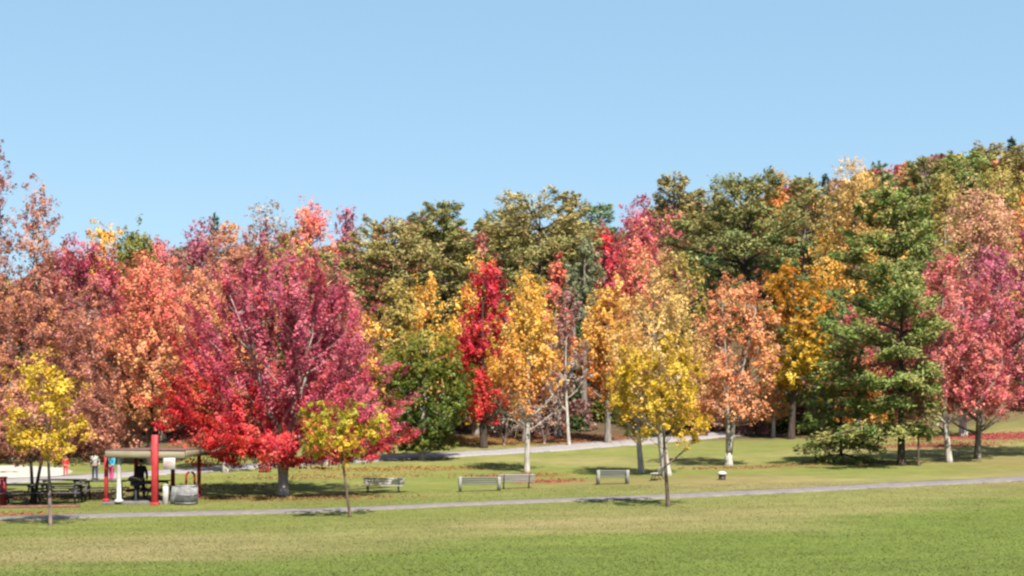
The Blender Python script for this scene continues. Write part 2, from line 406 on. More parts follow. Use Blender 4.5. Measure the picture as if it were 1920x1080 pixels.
# ------------------------------------------------------------------ trees
LEAFK = 0.84
PAL = {   # colours of the leaves themselves, as sRGB
    'crimson': [(170, 56, 84), (190, 70, 94), (208, 98, 116), (150, 46, 66), (200, 70, 76), (186, 84, 108)],
    'red': [(214, 40, 52), (228, 62, 62), (190, 34, 46), (236, 96, 84), (205, 60, 40)],
    'scarlet': [(226, 46, 60), (206, 50, 80), (236, 76, 70), (182, 44, 70)],
    'magenta': [(180, 74, 104), (200, 96, 122), (166, 62, 96), (212, 116, 126), (164, 88, 108)],
    'pinkred': [(208, 92, 98), (224, 116, 108), (192, 80, 96), (218, 130, 112), (200, 104, 86)],
    'salmon': [(226, 108, 88), (236, 126, 96), (214, 84, 88), (222, 140, 96)],
    'peach': [(228, 140, 88), (236, 154, 102), (214, 118, 76), (206, 132, 92), (220, 160, 100)],
    'tanpeach': [(212, 152, 110), (224, 170, 124), (198, 138, 108), (206, 162, 98), (214, 140, 118)],
    'orange': [(232, 136, 54), (240, 158, 70), (222, 112, 50), (236, 170, 84)],
    'gold': [(234, 172, 60), (240, 186, 80), (226, 150, 52), (222, 176, 90)],
    'yellow': [(224, 182, 50), (234, 196, 68), (210, 166, 42), (194, 162, 50)],
    'tanyellow': [(214, 170, 92), (222, 180, 106), (200, 156, 80), (190, 152, 90), (214, 160, 84)],
    'amber': [(206, 140, 34), (190, 132, 36), (216, 156, 52), (172, 122, 40), (200, 120, 34)],
    'rust': [(186, 108, 82), (172, 96, 80), (200, 124, 90), (158, 92, 78), (196, 120, 76), (150, 84, 84)],
    'mauve': [(170, 112, 108), (152, 100, 104), (186, 128, 116), (160, 110, 92)],
    'brownpink': [(186, 118, 96), (206, 136, 108), (168, 102, 90), (196, 120, 86)],
    'olivegold': [(170, 146, 62), (184, 156, 72), (150, 132, 56), (196, 164, 84), (140, 128, 60)],
    'yellowgreen': [(172, 160, 44), (188, 172, 52), (150, 146, 44), (204, 176, 48)],
    'green': [(88, 112, 36), (104, 122, 40), (74, 98, 34), (122, 128, 44)],
    'olivegreen': [(122, 124, 40), (136, 132, 46), (108, 116, 38), (146, 134, 48)],
    'pine': [(112, 116, 58), (128, 124, 64), (100, 106, 54), (138, 128, 70), (122, 112, 56)],
    'pineolive': [(136, 126, 66), (148, 134, 72), (122, 116, 60), (158, 138, 78), (142, 118, 64)],
    'darkpine': [(84, 108, 56), (96, 118, 58), (74, 98, 52), (112, 124, 66)],
    'greenpine': [(98, 118, 48), (112, 128, 54), (86, 106, 46), (126, 128, 60), (118, 108, 54)],
    'bluepine': [(124, 132, 94), (138, 142, 102), (112, 120, 86)],
    'spruce': [(60, 82, 60), (70, 92, 66), (54, 74, 56)],
    'twiggrey': [(176, 150, 136), (160, 140, 130), (188, 160, 140)],
}
PALL = {k: lin(v) * LEAFK for k, v in PAL.items()}
PURE = ('green', 'olivegreen', 'yellow', 'yellowgreen', 'red', 'scarlet', 'amber')
PALL = {k: .80 * np.minimum(v * (1.2 if k == 'greenpine' else 1.05 if 'pine' in k else 0.84 if k == 'green' else 0.95 if k in ('rust', 'mauve') else 1.1 if k in ('peach', 'salmon', 'gold', 'tanyellow') else 1.0), .98) ** (.96 if k in PURE else .84) for k, v in PALL.items()}

def bez(a, b, c, n):
    t = np.linspace(0, 1, n)[:, None]; return a * (1 - t) ** 2 + b * 2 * t * (1 - t) + c * t * t

def profile(shape, t):
    t = np.clip(t, 0, 1)
    if shape == 'dome': return np.sqrt(np.clip(1 - t ** 2.3, 0, 1)) * np.clip(.86 + t * 1.0, 0, 1)
    if shape == 'round': return np.sqrt(np.clip(1 - ((t - .46) / .56) ** 2, 0, 1))
    if shape == 'oval': return np.sqrt(np.clip(1 - ((t - .40) / .62) ** 2, 0, 1)) * (1 - .18 * t)
    if shape == 'flame': return np.clip(np.where(t < .28, .5 + t * 1.8, 1.0 * (1 - (t - .28) / .74) ** .72), 0.02, 1)
    if shape == 'cone': return np.clip((1 - t) ** .9 * .95 + .05, 0, 1) * np.clip(.75 + t * 3, 0, 1)
    if shape == 'pine': return np.clip(np.where(t < .35, .82 + t * .5, np.sqrt(np.clip(1 - ((t - .35) / .70) ** 2, 0, 1)) * .62 + .38 * np.clip(1 - (t - .35) / .66, 0, 1)), .06, 1)
    if shape == 'vase': return np.clip(.30 + t * 1.15, 0, 1) * np.sqrt(np.clip(1 - ((t - .55) / .48) ** 2, 0, 1) * (t > .55) + (t <= .55))
    return np.ones_like(t)

def colour_leaves(rg, n_clump, clump_id, tt, top, bot, hang=.5, spread=.18, jit=.14, each=.3):
    """each clump takes one colour of its own, single leaves vary about it; upper and lower boughs may turn differently"""
    pt = PALL[top]; pb = PALL[bot] if bot else pt
    cT = pt[rg.integers(0, len(pt), n_clump)]; cB = pb[rg.integers(0, len(pb), n_clump)]
    w = np.clip((tt - hang) / spread * .5 + .5 + rg.normal(size=n_clump) * .22, 0, 1)[:, None]
    cc = cT * w + cB * (1 - w)
    cc *= np.exp(rg.normal(size=(n_clump, 1)) * .13)
    c = cc[clump_id]
    m = rg.random(len(clump_id)) < each
    own = pt[rg.integers(0, len(pt), m.sum())] if not bot else np.where(w[clump_id[m]] > .5, pt[rg.integers(0, len(pt), m.sum())], pb[rg.integers(0, len(pb), m.sum())])
    c[m] = own
    return np.clip(c * np.exp(rg.normal(size=(len(c), 1)) * jit), .004, .85)

def broadleaf(rg, H, hb, R, shape, top, bot, s, cov, off, trunk_r, bark, n_tips, clump, elong, up, stems, bare, hang, ysq=.9, fork=.12, low_bare=0, radial=0.0, slant=0.0):
    """local coordinates, base at the origin. returns trunk mesh data and crown mesh data"""
    tb = MB()
    ox = np.array([off, 0, 0.])
    lean = rg.normal(size=2) * .02 * H
    def axis(z):     # centre line of the main stem at height z
        f = np.clip(z / H, 0, 1)
        return np.stack([off * f ** .9 + lean[0] * np.sin(f * 3), lean[1] * np.sin(f * 3.1), z], -1)
    # tips
    ph = rg.random(4) * 6.28; amp = rg.random(4) * .10 + .05
    def lobes(a, t): return 1 + amp[0] * np.sin(2 * a + ph[0] + 3 * t) + amp[1] * np.sin(3 * a + ph[1] - 4 * t) + amp[2] * np.sin(5 * a + ph[2] + 7 * t)
    N = n_tips * 3
    t = rg.random(N) ** (1.25 if shape == 'dome' else 1.0); pr = profile(shape, t)
    keep = rg.random(N) < np.clip(pr, .12, 1); t = t[keep][:n_tips]; pr = pr[keep][:n_tips]; n = len(t)
    a = rg.random(n) * 6.283; fr = np.clip(.30 + .70 * rg.random(n) ** .62, 0, 1)
    rr = R * pr * lobes(a, t) * fr
    z = hb + t * (H - hb)
    ax = axis(z)
    tips = ax + np.stack([np.cos(a) * rr, np.sin(a) * rr * ysq, np.zeros(n)], 1)
    # main stem(s)
    ztop = H * .93 if stems == 1 else H * .8
    cand = []
    if stems == 1:
        zs = np.linspace(-.15, ztop, 12); P = axis(zs)
        rad = trunk_r * np.clip(1 - (zs / H) * .98, .05, 1) ** .9; rad[0] *= 1.3; rad[1] *= 1.02
        zs2 = np.insert(zs, 1, .12); P = axis(zs2); rad = np.insert(rad, 1, trunk_r * 1.12)
        tb.tube(P, rad, 8)
        dense = np.linspace(hb * .55, ztop, 30); cand.append((axis(dense), trunk_r * np.clip(1 - dense / H, .05, 1)))
    else:
        zf = fork * H; pf = axis(np.array(zf))
        tb.tube(np.stack([axis(np.array(q)) for q in (-.15, .12, zf * .5, zf * .95)]), trunk_r * np.array([1.35, 1.12, .95, .92]), 9)
        for k in range(stems):
            aa = k / stems * 6.283 + rg.random() * .8 + .4
            o2 = np.array([math.cos(aa), math.sin(aa) * .7, 0]) * R * (.30 + .45 * rg.random())
            b0 = pf + np.array([math.cos(aa) * trunk_r * .4, math.sin(aa) * trunk_r * .4, -.12]); e = axis(np.array(ztop * (.8 + .25 * rg.random()))) + o2
            mid = b0 + (e - b0) * .45 - np.array([o2[0], o2[1], 0]) * .25
            P = bez(b0, mid, e, 12); rad = trunk_r * (.56 - .5 * np.linspace(0, 1, 12))
            tb.tube(P, rad, 7); cand.append((P[3:], rad[3:]))
    cp = np.concatenate([c_[0] for c_ in cand]); crr = np.concatenate([c_[1] for c_ in cand])
    # boughs: the longest first, later twigs join what is nearest below them
    order = np.argsort(-rr * (1 + .3 * rg.random(n)))
    n_prim = max(6, int(n * .16))
    ends = []; dirs = []; paths = [None] * n
    for j, k in enumerate(order):
        tip = tips[k]
        dv = tip[None] - cp; hd = np.linalg.norm(dv[:, :2], axis=1); dz = dv[:, 2]
        cost = np.abs(dz - up * hd) + .45 * np.linalg.norm(dv, axis=1) + (dz < 0) * 3 * -np.minimum(dz, 0)
        q = int(np.argmin(cost)); st = cp[q]; L = np.linalg.norm(tip - st)
        out = np.array([tip[0] - st[0], tip[1] - st[1], 0]); ol = np.linalg.norm(out) + 1e-6
        ctrl = st + out * .62 + np.array([0, 0, (tip[2] - st[2]) * .30]) + rg.normal(size=3) * .05 * L
        P = bez(st, ctrl, tip, 6)
        r0 = min(crr[q] * .7, trunk_r * (.46 if j < n_prim else .16) + .004)
        tb.tube(P, r0 * (1 - .86 * np.linspace(0, 1, 6)), 5 if j < n_prim else 4, False)
        paths[k] = P
        if j < n_prim:
            cp = np.concatenate([cp, P[1:]]); crr = np.concatenate([crr, r0 * (1 - .86 * np.linspace(0, 1, 6)[1:])])
    # leaves
    la = s * s * .66 * .5
    n_leaf = int(1.45 * cov * (2 * R) * (H - hb) * .72 / la)
    PP = np.stack(paths)                                             # n,6,3
    wgt = np.ones(n)
    wgt *= (rg.random(n) > bare)                                     # some boughs have shed
    if bare > .0: wgt += .08
    lid = rg.choice(n, n_leaf, p=wgt / wgt.sum())
    base = PP[lid, 4]
    dr = PP[lid, 5] - PP[lid, 3]; dr /= np.linalg.norm(dr, axis=1, keepdims=True) + 1e-9
    dr = dr * .6 + np.array([0, 0, up * .9])[None] ; dr /= np.linalg.norm(dr, axis=1, keepdims=True) + 1e-9
    if radial:                                                         # sprays fan out from the fork of the trunk
        rd = base - np.array([off * .2, 0, hb * .9]); rd /= np.linalg.norm(rd, axis=1, keepdims=True) + 1e-9
        dr = dr * (1 - radial) + rd * radial; dr /= np.linalg.norm(dr, axis=1, keepdims=True) + 1e-9
    csz = (clump * (.65 + .7 * rg.random(n)))[lid]
    # sprays of leaves round each bough end
    nsub = 7
    so = rnd_unit(rg, n * nsub).reshape(n, nsub, 3) * (rg.random((n, nsub, 1)) ** .5) * 1.05
    su = rg.beta(2.0, 1.2, (n, nsub)) * .72 + .36
    sub = rg.integers(0, nsub, n_leaf)
    u = np.clip(su[lid, sub], 0, 1.0); seg = np.clip((u * 5).astype(int), 0, 4); fu = u * 5 - seg
    base = PP[lid, seg] * (1 - fu)[:, None] + PP[lid, seg + 1] * fu[:, None]
    sr = .24 + .20 * rg.random((n, nsub)); sn = rnd_unit(rg, n * nsub).reshape(n, nsub, 3)
    off_ = so[lid, sub] + rnd_unit(rg, n_leaf) * (rg.random((n_leaf, 1)) ** .45) * sr[lid, sub][:, None]
    al = (off_ * dr).sum(1, keepdims=True)
    off_ = (off_ - dr * al) + dr * al * elong
    C = base + off_ * csz[:, None]
    # keep the crown to its measured height and spread
    lo, hi = np.percentile(C[:, 2], [1.0, 99.6]); C[:, 2] = hb + (C[:, 2] - lo) * (H - hb) / (hi - lo)
    C[:, 2] = np.maximum(C[:, 2], hb * .8)
    axc = axis(C[:, 2]); w_ = np.percentile(np.abs(C[:, 0] - axc[:, 0]), 98.5)
    f_ = min(1.4, R / w_); C[:, :2] = axc[:, :2] + (C[:, :2] - axc[:, :2]) * f_
    outv = C - axc; outv[:, 2] = 0; outv /= np.linalg.norm(outv, axis=1, keepdims=True) + 1e-6
    ol = so[lid, sub]; nL = len(C)
    Nn = rnd_unit(rg, nL) * .54 + sn[lid, sub] * .45 + outv * .35 + ol * .45 + np.array([0, 0, .40]); Nn /= np.linalg.norm(Nn, axis=1, keepdims=True)
    A = rnd_unit(rg, nL) * .8 + dr * .5 - np.array([0, 0, .2])
    sz = s * (.5 + 1.0 * rg.random(nL))
    V, Q = leaf_quads(C, Nn, A, sz, sz * .66)
    cid = lid * nsub + sub
    for k in range(low_bare):                                          # leafless lower boughs
        st = axis(np.array(hb * (.55 + .5 * rg.random()))); aa = rg.random() * 6.283; L = R * (.6 + .6 * rg.random())
        e = st + np.array([math.cos(aa) * L, math.sin(aa) * L, L * (.25 + .5 * rg.random())])
        P = bez(st, (st + e) / 2 - np.array([0, 0, .1 * L]), e, 6); tb.tube(P, trunk_r * .22 * (1 - .8 * np.linspace(0, 1, 6)), 4, False)
        for q in range(3):
            p0 = P[2 + q]; e2 = p0 + (e - st) * .35 + rg.normal(size=3) * .25 * L
            tb.tube(bez(p0, (p0 + e2) / 2 + [0, 0, .05], e2, 4), trunk_r * .09 * (1 - .7 * np.linspace(0, 1, 4)), 3, False)
    tt = np.repeat((tips[:, 2] - hb) / (H - hb) + slant * (tips[:, 0] - off) / R, nsub)
    col = colour_leaves(rg, n * nsub, cid, tt, top, bot, hang, jit=.09, each=.16)
    return tb, V, Q, np.repeat(col, 4, 0)

def conifer(rg, H, hb, R, shape, top, bot, s, cov, off, trunk_r, gap, droop, hang, plate=.10, ragged=.25):
    tb = MB()
    def axis(z): return np.stack([np.zeros_like(z), np.zeros_like(z), z], -1)
    zs = np.array([-.2, .1, .5] + list(np.linspace(1, H * .98, 9)))
    rad = trunk_r * np.clip(1 - zs / H, .04, 1) ** .85; rad[0] *= 1.5; rad[1] *= 1.2
    tb.tube(axis(zs), rad, 8)
    paths = []; z = hb
    while z < H - .25:
        t = (z - hb) / (H - hb); nb = 6 if t < .8 else 5
        a0 = rg.random() * 6.28
        for k in range(nb):
            if rg.random() < .10: continue
            a = a0 + k / nb * 6.283 + rg.normal() * .25
            L = R * float(profile(shape, np.array(t))) * (1 - ragged + 2 * ragged * rg.random()) * (1 + np.clip(off / R, -.5, .5) * math.cos(a)) + .12
            zz = z + rg.normal() * gap * .13
            st = axis(np.array(min(zz, H * .96))); d = np.array([math.cos(a), math.sin(a), 0])
            rise = (.45 * t + .10 - droop * (1 - t)) * L
            e = st + d * L + np.array([0, 0, rise]); c = st + d * L * .55 + np.array([0, 0, rise * .3 - droop * .12 * L + .05 * L])
            P = bez(st, c, e, 6); paths.append(P)
            tb.tube(P, min(.5 * trunk_r, .018 * L + .012) * (1 - .85 * np.linspace(0, 1, 6)), 4, False)
        z += gap * (1 - .45 * t) * (.75 + .5 * rg.random())
    # leader tuft
    paths.append(np.linspace(axis(np.array(H * .93)), axis(np.array(H)), 6))
    PP = np.stack(paths); n = len(PP); Ls = np.linalg.norm(PP[:, 5] - PP[:, 0], axis=1)
    la = s * 1.9 * s * .5 * .5
    n_leaf = int(1.55 * cov * 2 * R * (H - hb) * .62 / la)
    w = Ls ** 1.45 + .15; lid = rg.choice(n, n_leaf, p=w / w.sum())
    nsub = 12
    su = np.clip(.28 + .74 * rg.random((n, nsub)) ** .7, 0, 1.0); sside = rg.normal(size=(n, nsub)) * .26
    sub = rg.integers(0, nsub, n_leaf)
    u = np.clip(su[lid, sub] + rg.normal(size=n_leaf) * .05, .12, 1.03); seg = np.clip((u * 5).astype(int), 0, 4); fu = u * 5 - seg
    base = PP[lid, seg] * (1 - fu)[:, None] + PP[lid, seg + 1] * fu[:, None]
    d = PP[lid, 5] - PP[lid, 0]; d[:, 2] *= .5; d /= np.linalg.norm(d, axis=1, keepdims=True) + 1e-9
    sd = np.stack([-d[:, 1], d[:, 0], np.zeros(n_leaf)], 1)
    wid = Ls[lid] * (1.1 - .55 * u)
    lat = sside[lid, sub] * wid + rg.normal(size=n_leaf) * (.10 + .05 * Ls[lid])
    C = base + sd * lat[:, None]
    C[:, 2] += rg.normal(size=n_leaf) * (plate * .9 + .014 * Ls[lid]) + .5 * plate - np.abs(lat) * .12 * (droop > .1)
    Nn = rnd_unit(rg, n_leaf) * .8 + np.array([0, 0, .9]) + d * .3; Nn /= np.linalg.norm(Nn, axis=1, keepdims=True)
    A = d * .9 + sd * np.sign(lat)[:, None] * .5 + rnd_unit(rg, n_leaf) * .5 + np.array([0, 0, .25])
    sz = s * 1.9 * (.65 + .7 * rg.random(n_leaf))
    axc = axis(C[:, 2]); w_ = np.percentile(np.abs(C[:, 0] - axc[:, 0]), 98.5); f_ = min(1.35, R / w_); C[:, :2] = axc[:, :2] + (C[:, :2] - axc[:, :2]) * f_
    V, Q = leaf_quads(C, Nn, A, sz, sz * .30)
    cid = lid * nsub + sub; tt = np.repeat((PP[:, 4, 2] - hb) / (H - hb), nsub)
    col = colour_leaves(rg, n * nsub, cid, tt, top, bot, hang, each=.12, jit=.10)
    return tb, V, Q, np.repeat(col, 4, 0)

seed_count = [100]
def TREE(name, label, cat, px, base, top_y, bot_y, w, pal, shape='oval', bot=None, d=None, cov=2.6, cx=None, tr=None, bark='bark_grey', tips=None,
         clump=None, elong=1.3, up=.8, stems=1, bare=0.0, hang=.45, kind='broad', gap=None, droop=0.0, s=None, group=None, ysq=.9, plate=.10, ragged=.25, fork=.12, low_bare=0, radial=0.0, slant=0.0):
    """px: column of the trunk foot; base: its row (or None with a distance d); top_y, bot_y, w: rows and width of the crown as seen from the camera's place"""
    seed_count[0] += 1; rg = np.random.default_rng(seed_count[0] * 7 + 1)
    if d is None: p = hit(px, base); d = p[1]
    else: x = (px - 960) / F * d; p = np.array([x, d, float(G(x, d))])
    if kind == 'conifer' and d > 90: top_y += 9
    H = ZC + (YH - top_y) / F * d - p[2]; hb = max(.3, ZC + (YH - bot_y) / F * d - p[2]); R = w / 2 / F * d
    off = 0 if cx is None else (cx - px) / F * d
    s = s or max(.085, .00175 * d)
    tr = tr or .018 * H + .03
    if kind == 'broad':
        n_tips = tips or int(np.clip(26 + R * (H - hb) * 2.6, 36, 150)); clump = clump or .20 * (R * R * (H - hb)) ** (1 / 3) * .95 + .10
        tb, V, Q, col = broadleaf(rg, H, hb, R * .93, shape, pal, bot, s, cov, off, tr, bark, n_tips, clump, elong, up, stems, bare, hang, ysq, fork, low_bare, radial, slant)
        lm = M['leaf']
    else:
        tb, V, Q, col = conifer(rg, H, hb, R, shape, pal, bot, s, cov, off, tr, gap or max(.55, (H - hb) * .088), droop, hang, plate, ragged)
        lm = M['needle']
    root = empty(name, p); tag(root, label, cat, group)
    tb.build('trunk', M[bark], root, True)
    np_mesh('crown', V, Q, lm, root, col)
    return root

# --- single trees standing on the lawn
TREE('maple_tree', 'broad crimson maple on the lawn, bright red along its lowest boughs', 'tree', 530, 930, 480, 866, 462, 'crimson', 'dome', bot='red', cov=5.0, cx=513, tr=.225, bark='bark_pale', tips=240, clump=.56, elong=2.6, up=.8, hang=.27, radial=.85, slant=.22, stems=6, fork=.10)
TREE('young_tree', 'small yellow-green sapling with thin bare stem, in front of the red maple', 'tree', 657, 970, 752, 858, 186, 'yellowgreen', 'vase', bot='yellow', cov=2.3, cx=632, tr=.05, bark='bark_brown', tips=26, clump=.42, hang=.3, up=.7)
TREE('young_tree', 'young golden yellow tree with thin pale stem in front of the picnic shelter', 'tree', 95, 985, 658, 855, 164, 'yellow', 'flame', cov=1.75, cx=72, tr=.06, bark='bark_twig', tips=34, clump=.42, up=.7)
TREE('young_tree', 'young golden yellow tree on slim brown stem beside the near path, past the benches', 'tree', 1253, 950, 632, 826, 196, 'yellow', 'oval', cov=2.2, cx=1236, tr=.07, bark='bark_brown', tips=46, clump=.44, up=.8)
TREE('green_tree', 'dense dark green rounded tree beside the far path', 'tree', 790, 863, 624, 840, 184, 'olivegreen', 'round', bot='green', cov=5.6, cx=802, tr=.15, bark='bark_pale', tips=150, clump=.6, hang=.66, up=.6)
TREE('orange_tree', 'slender gold-orange tree with grey bare lower boughs behind the long bench', 'tree', 988, 886, 508, 772, 150, 'gold', 'flame', bot='orange', cov=2.3, cx=986, tr=.14, bark='bark_pale', tips=110, clump=.52, elong=1.7, up=1.2, hang=.25, bare=.15, low_bare=9)
TREE('yellow_tree', 'tall tan-yellow tree with pale trunk right behind the young golden tree', 'tree', 1250, 892, 480, 780, 180, 'tanyellow', 'flame', bot='tanyellow', cov=2.0, cx=1228, tr=.22, bark='bark_pale', tips=130, clump=.58, elong=1.6, up=1.1, hang=.4, bare=.12)
TREE('slim_tree', 'slim yellow tree with short whitish trunk between the green-backed bench and the golden tree', 'tree', 1203, 888, 640, 812, 110, 'yellow', 'oval', bot='tanyellow', cov=2.2, cx=1180, tr=.15, bark='bark_pale', tips=60, clump=.46, up=1.0)
TREE('peach_tree', 'peach-orange tree with several whitish stems from one foot', 'tree', 1366, 873, 520, 792, 184, 'peach', 'oval', bot='peach', cov=2.2, cx=1390, tr=.20, bark='bark_pale', tips=120, clump=.56, elong=1.5, up=1.0, stems=4, bare=.12, fork=.07)
TREE('pine_tree', 'big green pine with dark straight trunk and drooping lower boughs, shading the lawn', 'tree', 1690, 873, 512, 806, 276, 'greenpine', 'pine', bot='greenpine', cov=3.4, cx=1636, tr=.2, bark='bark_dark', kind='conifer', droop=.16, gap=.95, ragged=.34, hang=.5)
TREE('young_pine', 'little green pine with drooping boughs under the big dark-trunked pine', 'tree', 1577, 866, 610, 850, 150, 'greenpine', 'cone', bot='greenpine', cov=3.2, tr=.09, bark='bark_dark', kind='conifer', droop=.4, gap=.5, cx=1583)
TREE('young_pine', 'lanky bare-stemmed young pine between big pine and red tree', 'tree', 1722, 874, 690, 792, 96, 'pine', 'pine', cov=1.6, tr=.06, bark='bark_brown', kind='conifer', droop=.1, gap=.5)
TREE('red_tree', 'pinkish red tree with two-tone grey trunk nearest the big pine', 'tree', 1780, 867, 488, 772, 262, 'pinkred', 'dome', bot='pinkred', cov=2.9, cx=1772, tr=.16, bark='bark_pale', tips=130, clump=.56, elong=1.5, up=1.0)
TREE('red_tree', 'magenta-red tree with darker trunk at the edge of the lawn', 'tree', 1832, 861, 470, 772, 200, 'magenta', 'dome', bot='pinkred', cov=2.7, cx=1868, tr=.17, bark='bark_grey', tips=150, clump=.60, elong=1.5, up=1.0)
TREE('red_tree', 'magenta tree cut by the edge of the view above the pink fallen leaves', 'tree', 1985, 855, 402, 760, 230, 'magenta', 'dome', bot='magenta', cov=2.6, cx=1955, tr=.2, bark='bark_grey', tips=120, clump=.62)
TREE('red_tree', 'red tree with thick pale trunk standing in pink fallen leaves', 'tree', 1806, 818, 520, 772, 170, 'pinkred', 'round', cov=2.2, tr=.26, bark='bark_pale', tips=90, clump=.62)

TREE('rust_tree', 'rust-brown tree on twin dark trunks over the picnic tables', 'tree', 62, 943, 560, 858, 280, 'rust', 'dome', bot='brownpink', cov=3.6, cx=82, ysq=1.3, tr=.13, bark='bark_dark', tips=130, clump=.5, stems=2, fork=.05)
TREE('rust_tree', 'brown-pink tree cut by the edge of the view over the dull red post', 'tree', -70, 936, 470, 856, 230, 'brownpink', 'dome', bot='rust', cov=3.2, cx=-45, ysq=1.3, tr=.15, bark='bark_dark', tips=110, clump=.5)
# --- behind the shelter and the maple
TREE('tall_tree', 'tallest thinly leaved brownish pink tree at the edge of the view behind the shelter', 'tree', -25, None, 268, 770, 138, 'mauve', 'oval', bot='brownpink', d=82, cov=1.3, tr=.26, bark='bark_twig', tips=150, clump=.5, bare=.25, up=1.1)
TREE('tall_tree', 'slender rust-pink tree with spire top and grey trunk behind the yellow young tree', 'tree', 76, None, 346, 800, 140, 'brownpink', 'flame', bot='rust', d=82, cov=1.7, tr=.2, bark='bark_pale', tips=140, clump=.52, bare=.12, up=1.2)
TREE('tall_tree', 'rust-brown tree low behind the picnic shelter roof', 'tree', 20, None, 545, 862, 230, 'rust', 'dome', bot='brownpink', d=80, cov=2.8, tr=.2, bark='bark_grey', tips=120, clump=.6)
TREE('rust_tree', 'rust-brown tree with leaning grey trunk behind the shelter roof', 'tree', 228, None, 545, 845, 190, 'rust', 'oval', bot='brownpink', d=78, cov=2.3, cx=165, tr=.15, bark='bark_pale', tips=120, clump=.55)
TREE('rust_tree', 'mauve-brown tree between the rust tree and the peach maple', 'tree', 150, None, 560, 858, 160, 'mauve', 'oval', bot='rust', d=83, cov=2.2, tr=.15, bark='bark_grey', tips=100, clump=.55)
TREE('peach_tree', 'bright peach-orange tree beside the red maple, pale fork in its trunk', 'tree', 282, None, 495, 785, 190, 'salmon', 'round', bot='peach', d=76, cov=3.0, cx=268, tr=.2, bark='bark_dark', tips=130, clump=.62, hang=.55)
TREE('peach_tree', 'peach-orange tree half hidden behind the red maple, trunk at the far path', 'tree', 425, 886, 512, 830, 160, 'peach', 'round', bot='orange', cov=2.6, cx=390, tr=.2, bark='bark_pale', tips=100, clump=.65)
TREE('red_tree', 'salmon-red tree behind the red maple on its sunny side, whitish foot at the far path', 'tree', 613, 873, 552, 830, 150, 'pinkred', 'round', bot='crimson', cov=2.6, cx=640, tr=.2, bark='bark_pale', tips=110, clump=.65)
TREE('pale_trunk_tree', 'thin pale-barked tree peeping out under the red maple', 'tree', 480, None, 640, 800, 120, 'peach', 'oval', d=82, cov=1.6, tr=.16, bark='bark_pale', tips=60)

# --- first rank of the wood
EDGE = 'trees along the edge of the wood'
def W(name, label, px, d, top, low, w, pal, shape='oval', **k):
    TREE(name, label, 'tree', px, None, top, low, w, pal, shape, d=d, group=k.pop('group', EDGE), **k)
W('red_tree', 'dark crimson tree above the rust trees, with a dark hollow in its crown', 158, 86, 456, 720, 160, 'crimson', 'vase', bot='crimson', cov=2.8, bark='bark_dark')
W('peach_tree', 'wide peach tree right behind the bright peach-orange one', 305, 90, 478, 800, 190, 'salmon', 'round', bot='salmon', cov=2.8)
W('peach_tree', 'dull peach tree beside the maple top, under the orange hill trees', 420, 92, 446, 800, 190, 'brownpink', 'round', bot='peach', cov=2.6)
W('olive_tree', 'olive-gold tree just above the dense dark green tree', 748, 88, 528, 800, 110, 'olivegold', 'oval', bot='tanyellow', cov=2.8)
W('gold_tree', 'pale gold tree directly behind the olive one', 800, 90, 522, 790, 130, 'gold', 'flame', bot='tanyellow', cov=2.5, up=1.2, elong=1.7)
W('gold_tree', 'orange and gold tree with spiky top beside the scarlet tree', 690, 88, 590, 800, 120, 'gold', 'oval', bot='orange', cov=2.3)
W('gold_tree', 'bright golden tree rising behind the scarlet tree', 892, 92, 488, 790, 130, 'gold', 'flame', bot='yellow', cov=2.6, up=1.3, elong=1.8)
W('scarlet_tree', 'scarlet and crimson tree between two gold trees', 907, 84, 498, 782, 124, 'scarlet', 'oval', bot='red', cov=3.2, bark='bark_dark', elong=1.5)
W('gold_tree', 'light gold spire close behind the slender gold-orange tree', 985, 88, 520, 720, 92, 'gold', 'flame', bot='gold', cov=2.4, up=1.4, elong=1.9, clump=.45)
W('red_tree', 'narrow brick-red tree behind the bare-stemmed mauve one', 1046, 92, 482, 790, 84, 'salmon', 'flame', bot='rust', cov=2.6, up=1.4, elong=1.7, clump=.5)
W('mauve_tree', 'half-bare mauve-brown tree with long thin pale trunk at the edge of the wood', 1067, 86, 545, 745, 92, 'mauve', 'oval', bot='twiggrey', cov=1.5, bark='bark_pale', tr=.11, up=1.3, clump=.42, bare=.1)
W('orange_tree', 'brilliant orange-gold tree behind the tan-yellow one', 1140, 88, 530, 745, 112, 'gold', 'flame', bot='orange', cov=3.2, up=1.2, elong=1.6, hang=.4)
W('orange_tree', 'flame-shaped red-orange tree above the brilliant orange-gold one', 1190, 102, 424, 780, 140, 'salmon', 'flame', bot='orange', cov=2.8, up=1.4, elong=1.9, hang=.3)
W('olive_tree', 'olive-gold tree below the big layered pine', 1262, 94, 480, 790, 140, 'olivegold', 'oval', bot='tanyellow', cov=2.5)
W('amber_tree', 'amber and ochre tree between the peach tree and the green pines', 1483, 90, 500, 735, 152, 'amber', 'round', bot='yellow', cov=3.4, bark='bark_dark', clump=.6)
W('peach_tree', 'small peach tree with whitish stem at the dark gap of the wood edge', 1450, 92, 650, 785, 66, 'peach', 'oval', cov=2.6, bark='bark_pale', tr=.13, clump=.42)
W('red_tree', 'low red tree glowing between the green pine boughs', 1610, 90, 575, 800, 130, 'pinkred', 'round', bot='orange', cov=2.0)
W('pine_tree', 'dense green pine filling the gap behind the big dark-trunked pine', 1548, 94, 545, 815, 170, 'darkpine', 'pine', bot='greenpine', cov=3.4, kind='conifer', bark='bark_dark')
W('pine_tree', 'shapely green pine towering above the big dark-trunked pine', 1680, 96, 352, 640, 215, 'greenpine', 'pine', bot='darkpine', cov=3.8, kind='conifer', bark='bark_dark', gap=1.15)
W('pine_tree', 'large layered dark pine with horizontal plates of needles', 1398, 100, 330, 590, 262, 'pine', 'pine', bot='darkpine', cov=3.6, kind='conifer', bark='bark_dark', gap=1.35, plate=.11, ragged=.32)
